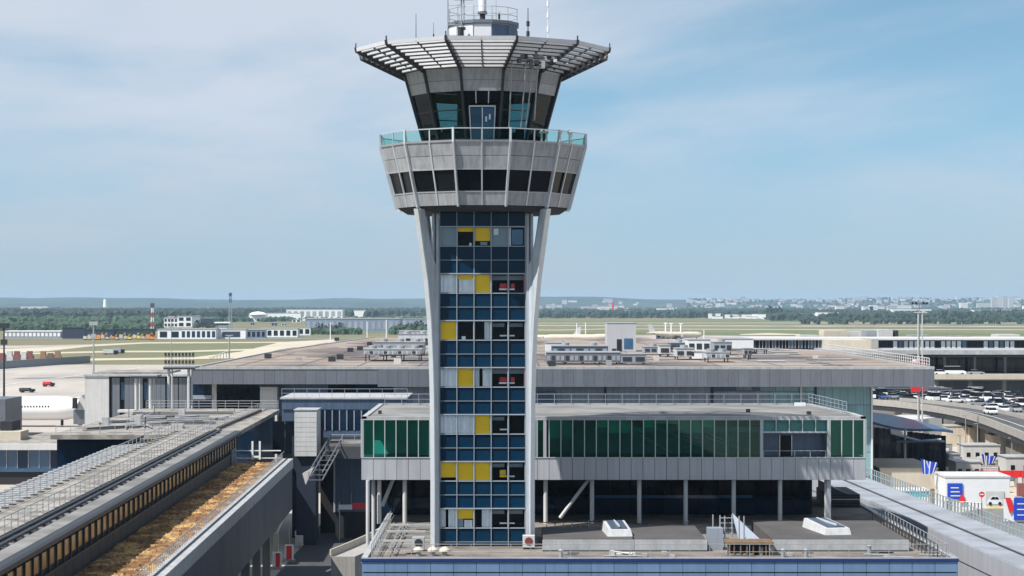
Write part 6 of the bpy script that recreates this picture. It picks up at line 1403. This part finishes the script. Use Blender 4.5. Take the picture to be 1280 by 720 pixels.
# machines and vehicles on the field
rs = random.Random(4)
for i in range(16):
    px = 107 + i * 5.6 + rs.uniform(-1, 1); D0 = EYE * F / (424.5 - 380) + rs.uniform(-25, 25); x = PX(px, D0); m_ = rs.choice(['yellow_paint', 'orange_paint', 'cream', 'off_white']); h = rs.uniform(2.2, 4.5)
    t = thing('construction_machine', '%s construction machine, %s from the left in the row on the airfield' % ({'yellow_paint': 'yellow', 'orange_paint': 'orange', 'cream': 'cream', 'off_white': 'white'}[m_], ['first', 'second', 'third', 'fourth', 'fifth', 'sixth', 'seventh', 'eighth', 'ninth', 'tenth', 'eleventh', 'twelfth', 'thirteenth', 'fourteenth', 'fifteenth', 'sixteenth'][i]), 'machine', (x, D0, 0), group='construction machines in a row on the left airfield')
    bx('body', m_, x - 1.6, x + 1.2, D0, D0 + 2.4, .8, h, t); bx('cab', 'window_dark', x + .1, x + 1.1, D0 - .1, D0 + 2, h, h + 1.2, t); MB().tube((x + 1, D0 + 1, h * .7), (x + 3.2, D0 + 1, h + 1.6), .25).tube((x + 3.2, D0 + 1, h + 1.6), (x + 3.6, D0 + 1, .8), .2).build('boom', m_, t); bx('tracks', 'rubber', x - 1.8, x + 1.4, D0 - .1, D0 + 2.5, 0, .8, t)
def gtruck(px, py, L_, m_, lab, h=3.2):
    D0 = EYE * F / (py - 380); x = PX(px, D0); t = thing('airport_truck', lab, 'truck', (x, D0, 0))
    bx('box', m_, x - L_ / 2, x + L_ * .2, D0, D0 + 2.6, .9, h, t); bx('cab', 'window_dark', x + L_ * .22, x + L_ / 2, D0, D0 + 2.5, .7, h * .8, t); bx('chassis', 'rubber', x - L_ / 2, x + L_ / 2, D0 + .1, D0 + 2.4, .45, .9, t)
    for dx in (-.33, .3): MB().tube((x + dx * L_, D0 - .05, .5), (x + dx * L_, D0 + 2.6, .5), .5, n=10).build('wheel', 'rubber', t)
gtruck(138, 443.5, 9, 'off_white', 'white and dark truck alone on the taxiway')
gtruck(148, 442, 7, 'far_grey', 'faint grey trailer right behind the taxiway truck')
gtruck(60, 483.5, 4, 'red_paint', 'small dark red tug alone on the pale apron', 1.8)
gtruck(33, 491, 5, 'soffit', 'dark tug at the lower left of the apron', 1.6)
for i, (px, m_, lb) in enumerate(((3, 'dull_red', 'red stacked container at the left edge behind the blast fence'), (12, 'off_white', 'white container behind the blast fence'), (21, 'dull_red', 'second red container behind the blast fence'), (30, 'off_white', 'dirty white container over a dark one'), (37, 'dull_red', 'rightmost red container behind the blast fence'), (54, 'dull_orange', 'orange crate stack nearest the containers'), (63, 'wood', 'brown crate stack behind the blast fence'), (72, 'dull_orange', 'rust orange crate stack furthest right behind the blast fence'))):
    D0 = 1060; x = PX(px, D0); grp('container', m_, MB().box(x - 1.7, x + 1.7, D0, D0 + 3, 0, (3.4 if i % 2 == 0 else 2.9)).box(x - 1.6, x + 1.0, D0 + .5, D0 + 2.8, (3.4 if i % 2 == 0 else 2.9), (5.6 if i % 3 else 4.6)), lb, 'container', 'containers behind the blast fence', loc=(x, D0, 0))
st2 = thing('apron_stairs', 'pale passenger stairs and posts standing at the terminal end on the taxiway', 'stairs', (*G(275, 449), 0)); x, D0 = G(275, 449)
for i in range(6): piece('step', 'off_white', (1.6, 2, .5), (x - 5 + 1.7 * i, D0, .8 + i * .7), st2); piece('leg', 'galv', (.3, .3, .8 + i * .7), (x - 5 + 1.7 * i, D0, (.8 + i * .7) / 2), st2)
MB().tube((x + 5, D0, 0), (x + 5, D0, 13), .4).box(x + 3, x + 7, D0 - .4, D0 + .4, 12.6, 13.2).build('lamp', 'galv', st2)

# ================================================================== HILLS
def hz_(x, y):
    a = max(0.0, min(1.0, (y - 9500) / 3800)); a = a * a * (3 - 2 * a)
    ax = x / y
    left = 66 + 8 * math.sin(x * .0016 + 1) + 5 * math.sin(x * .0043) + 2.5 * math.sin(x * .011 + y * .002)
    right = 56 + 5 * math.sin(x * .002 + 2) + 3 * math.sin(x * .006)
    k = max(0, min(1, (ax - .03) / .09))
    return a * (left * (1 - k) + right * k) + .0
nx, ny = 160, 26; v = []; f = []
for j in range(ny + 1):
    for i in range(nx + 1):
        y = 9400 + 6600 * (j / ny); x = -7000 + 14000 * i / nx
        v.append((x, y, hz_(x, y) + .3))
for j in range(ny):
    for i in range(nx): a = j * (nx + 1) + i; f.append((a, a + 1, a + nx + 2, a + nx + 1))
o = MB().add(v, f).build('hills', 'hill_wood', smooth=True); o['kind'] = 'structure'

# ================================================================== TREES
def tree_meshes(seed, m, h=15.0, w_=6.0):
    r_ = random.Random(seed); tr = MB().tube((0, 0, 0), (.2, 0, h * .45), .55, .3, n=6)
    for k in range(4):
        a = k * 1.6 + r_.random(); tr.tube((.15, 0, h * .3), (w_ * .45 * math.cos(a), w_ * .45 * math.sin(a), h * .62), .22, .08, n=5)
    cr_ = MB()
    for k in range(46):
        th = r_.random() * 6.283; ph = r_.random(); rr_ = w_ * (.35 + .6 * r_.random()) * math.sqrt(max(.05, 1 - (ph * 1.05 - .35) ** 2)); c = Vector((rr_ * math.cos(th) * .85, rr_ * math.sin(th) * .85, h * (.28 + .68 * ph)))
        s_ = w_ * (.16 + .16 * r_.random())
        vs = [c + Vector((r_.uniform(-1, 1), r_.uniform(-1, 1), r_.uniform(-.8, .8))).normalized() * s_ * r_.uniform(.7, 1.2) for _ in range(6)]
        cr_.add(vs, [(0, 1, 2), (0, 2, 3), (0, 3, 4), (0, 4, 5), (1, 2, 5), (2, 3, 5), (3, 4, 1), (4, 5, 1), (0, 1, 5), (1, 3, 5)])
    return tr.mesh('trunk', 'bark'), cr_.mesh('crown', m)
TM = [tree_meshes(s, m_, h_, w_) for s, m_, h_, w_ in ((1, 'foliage', 15, 7), (2, 'foliage_dark', 18, 8), (3, 'foliage', 12, 6.5), (4, 'foliage_dark', 16, 6))]
# a far-off wood reads as one mass
wood = MB(); r_ = random.Random(9)
def lump(mb, x, y, z, s_, h):
    n = 6; base = []; mid = []; 
    for j in range(n):
        a = 6.283 * j / n + r_.random(); q = r_.uniform(.75, 1.2); base.append((x + s_ * q * math.cos(a), y + s_ * q * math.sin(a), z)); 
        q2 = r_.uniform(.55, 1.05); mid.append((x + s_ * q2 * math.cos(a + .3), y + s_ * q2 * math.sin(a + .3), z + h * r_.uniform(.55, .85)))
    mb.add(base + mid + [(x + r_.uniform(-1, 1), y, z + h)], [(i, (i + 1) % n, n + (i + 1) % n, n + i) for i in range(n)] + [(n + i, n + (i + 1) % n, 2 * n) for i in range(n)])
def band(mb, n, D0, D1, px0, px1, h0, h1, keep=lambda x, y: True):
    for _ in range(n):
        D = D0 + (D1 - D0) * r_.random() ** .8; px = r_.uniform(px0, px1); x = PX(px, D)
        if keep(px, D): h = r_.uniform(h0, h1); lump(mb, x, D, hz_(x, D), h * r_.uniform(.45, .8), h)
band(wood, 1500, 3700, 4600, -60, 560, 13, 22, lambda px, D: px < 325)
band(wood, 1700, 4700, 7500, -60, 560, 12, 20)
o = wood.build('far_wood', 'foliage_dark'); tag(o, 'dark wood stretching below the hills on the left', 'wood', None, 'stuff')
wood = MB()
band(wood, 150, 3500, 3700, 320, 545, 5, 9)
band(wood, 90, 2000, 2080, 388, 450, 3, 7)
band(wood, 110, 2000, 2100, 490, 545, 4, 9)
band(wood, 700, 2700, 3700, -60, 200, 5, 12)
band(wood, 160, 3400, 3700, 200, 345, 5, 9)
band(wood, 420, 2250, 2600, -60, 200, 4, 10)
o = wood.build('hedge_belt', 'foliage'); tag(o, 'mid green belt of bushes between the far halls and the wood', 'wood', None, 'stuff')
wood = MB()
band(wood, 1500, 4300, 5600, 660, 1330, 9, 18)
band(wood, 1500, 5600, 9000, 660, 1330, 8, 18)
band(wood, 500, 3600, 4300, 960, 1330, 8, 15)
band(wood, 900, 9400, 13500, 860, 1330, 8, 16)
band(wood, 220, 3000, 3700, 1000, 1330, 5, 10)
o = wood.build('town_wood', 'foliage_dark'); tag(o, 'dark tree belt and gardens between the airfield and the town', 'wood', None, 'stuff')
GT = 'trees along the far airfield edge'
k_ = 0
def ordn(i):
    return ('%d' % (i + 1)) + ('th' if 10 <= (i + 1) % 100 <= 20 else {1: 'st', 2: 'nd', 3: 'rd'}.get((i + 1) % 10, 'th'))
def put_tree(px, D, sc, lab, z=0, grp_=GT):
    global k_
    tm_, cm_ = TM[k_ % 4]; k_ += 1
    t = thing('tree', lab, 'tree', (PX(px, D), D, z), r_.random() * 6, grp_); t.scale = (sc, sc, sc)
    for nm_x, me in (('trunk', tm_), ('crown', cm_)):
        q = bpy.data.objects.new(nm_x, me); C.objects.link(q); q.parent = t
for i in range(34): put_tree(-10 + i * 6.4 + r_.uniform(-3, 3), r_.uniform(3350, 3600), r_.uniform(.6, 1.1), 'dark tree behind the left airfield halls, %s from the left of its row' % ordn(i))
for i in range(16): put_tree(243 + i * 2.6 + r_.uniform(-1, 1), r_.uniform(2300, 2500), r_.uniform(.45, .75), 'green tree behind the far white hall, %s from the left of its clump' % ordn(i))
for i in range(14): put_tree(392 + i * 3 + r_.uniform(-1, 1), r_.uniform(2050, 2150), r_.uniform(.4, .65), 'small dark tree before the blue grey warehouse, %s from the left' % ordn(i))
for i in range(14): put_tree(498 + i * 3 + r_.uniform(-1, 1), r_.uniform(2000, 2200), r_.uniform(.5, .8), 'tree in the green row left of the tower shaft, %s from the left' % ordn(i))
for i in range(40): put_tree(1040 + i * 6 + r_.uniform(-3, 3), r_.uniform(3300, 3900), r_.uniform(.7, 1.15), 'dark tree in the dense row before the right town, %s from the left' % ordn(i))
for i in range(36): put_tree(675 + i * 10 + r_.uniform(-4, 4), r_.uniform(4200, 4500), r_.uniform(.6, 1.0), 'tree in the dark line beyond the right airfield, %s from the left' % ordn(i))
for i, px in enumerate((957, 963, 969, 974)): put_tree(px, 4300, (1.5, 1.7, 1.6, 1.4)[i], ('tall dark tree, leftmost of four before the town', 'tall dark tree, second of four before the town', 'tall dark tree, third of four before the town', 'tall dark tree, rightmost of four before the town')[i], 0, 'four tall dark trees')

# ================================================================== THE TOWN
HM = {}
def house_mesh(w_, h, d, m_):
    k = (w_, h, d, m_)
    if k not in HM: HM[k] = MB().box(-w_ / 2, w_ / 2, 0, d, 0, h).mesh('wall', m_)
    return HM[k]
rt = random.Random(31)
shapes = [(14, 8, 12), (22, 9, 14), (34, 12, 16), (18, 16, 14), (48, 10, 24), (26, 24, 16), (12, 7, 10)]
def house(px, D, sh, m_, lab, grp_='houses of the town below the right hills', rf=None):
    w_, h, d = sh; x = PX(px, D); t = thing('town_house', lab, 'building', (x, D, hz_(x, D)), group=grp_)
    q = bpy.data.objects.new('wall', house_mesh(w_, h, d, m_)); C.objects.link(q); q.parent = t
    k = ('r', w_, h, d, rf)
    if rf:
        if k not in HM: HM[k] = MB().extr([(-w_ / 2 - .6, h), (w_ / 2 + .6, h), (w_ / 2 - 1, h + 3.2), (-w_ / 2 + 1, h + 3.2)], (0, 0, 0), (1, 0, 0), (0, 0, 1), (0, 1, 0), -.5, d + .5).mesh('roof', rf)
    else:
        if k not in HM: HM[k] = MB().box(-w_ / 2 - .3, w_ / 2 + .3, -.3, d + .3, h, h + .6).mesh('roof', 'far_grey')
    q = bpy.data.objects.new('roof', HM[k]); C.objects.link(q); q.parent = t
    if h > 12:
        k2 = ('w', w_, h)
        if k2 not in HM:
            mb = MB()
            for a in range(int(h // 4)): mb.box(-w_ / 2 + 1, w_ / 2 - 1, -.25, -.05, 1.5 + 4 * a, 3.1 + 4 * a)
            HM[k2] = mb.mesh('window_rows', 'far_grey')
        q = bpy.data.objects.new('window_rows', HM[k2]); C.objects.link(q); q.parent = t; q['kind'] = 'stuff'
for i in range(30):
    house(rt.uniform(672, 900), rt.uniform(9700, 11500), rt.choice(shapes), 'town_pale', 'small pale house among the trees of the distant town')
for i in range(215):
    if i < 120: px = 860 + 470 * rt.random() ** .85; D = rt.uniform(9600, 12600)
    elif i < 170: px = rt.uniform(930, 1330); D = rt.uniform(5200, 9000)
    else: px = rt.uniform(672, 860); D = rt.uniform(5200, 9000)
    house(px, D, rt.choice(shapes), rt.choice(['town_pale', 'town_pale', 'far_white']), 'small pale house among the trees of the distant town', rf=rt.choice([None, 'town_roof', None]))
for i, (px, D, sh, lb) in enumerate(((1243, 9500, (26, 62, 20), 'leftmost pale tower block on the right horizon'), (1250, 9500, (24, 68, 20), 'second pale tower block on the right horizon'), (1257, 9600, (26, 64, 20), 'third pale tower block on the right horizon'), (1264, 9500, (22, 58, 20), 'rightmost of the pale tower blocks on the right horizon'),
    (1230, 9300, (60, 34, 20), 'wide pale block left of the tower blocks'), (1205, 8200, (30, 34, 20), 'square cream block before the town'), (1240, 4900, (90, 16, 30), 'wide white slab block behind the right tree row'), (1140, 4700, (90, 18, 30), 'long white slab with dark middle band behind the lattice mast'), (1125, 5600, (60, 26, 20), 'white layered block left of the lattice mast'),
    (1085, 5200, (26, 24, 20), 'cream cube block behind the trees'), (1092, 5200, (20, 27, 20), 'narrow white block right of the cream cube'), (1010, 4000, (70, 11, 30), 'long low white store beside the airfield'), (1035, 3900, (40, 14, 30), 'pinkish flat store behind the airfield'), (960, 4200, (60, 9, 20), 'low white shed left of the stores'), (895, 4300, (30, 10, 20), 'white shed before the four tall trees'), (930, 4300, (80, 8, 20), 'very low white row in the trees'),
    (700, 5400, (120, 10, 30), 'long white row just right of the tower shaft'), (720, 5300, (80, 11, 30), 'second white row right of the tower shaft'), (760, 5600, (50, 22, 30), 'white block with a red stack behind the grey plant house'), (778, 5500, (60, 13, 30), 'white store right of the red stack'), (832, 5600, (45, 18, 30), 'white cube store above the airfield'))):
    house(px, D, sh, 'far_white' if i > 4 else 'town_pale', lb, 'landmark blocks beyond the right airfield')
for i in range(26):
    px = rt.uniform(30, 540); D = rt.uniform(4800, 8600); house(px, D, rt.choice(shapes[:5]), 'far_white', 'small white building showing among the dark wood at left', 'buildings in the left wood')
for i, px in enumerate((30, 40, 48, 55)): house(px, 6500, (22, 22, 14), 'far_white', 'small white building showing among the dark wood at left', 'buildings in the left wood')
for i in range(46):
    px = 860 + 470 * i / 46 + rt.uniform(-4, 4); house(px, rt.uniform(11500, 13000), rt.choice([(40, 18, 20), (30, 22, 20), (24, 14, 20)]), 'town_pale', 'pale block near the crest of the distant town hill', 'blocks along the crest of the town hill')
grp('factory_stack', 'red_paint', MB().tube((PX(766, 5500), 5500, 0), (PX(766, 5500), 5500, 36), 3.0, 2.4), 'red stack beside the white block beyond the airfield', 'chimney')

# ================================================================== THE AIR
hb_ = MB().box(-9500, 9500, -800, 17500, -1.0, 110.0).build('haze', 'haze'); hb_['kind'] = 'stuff'
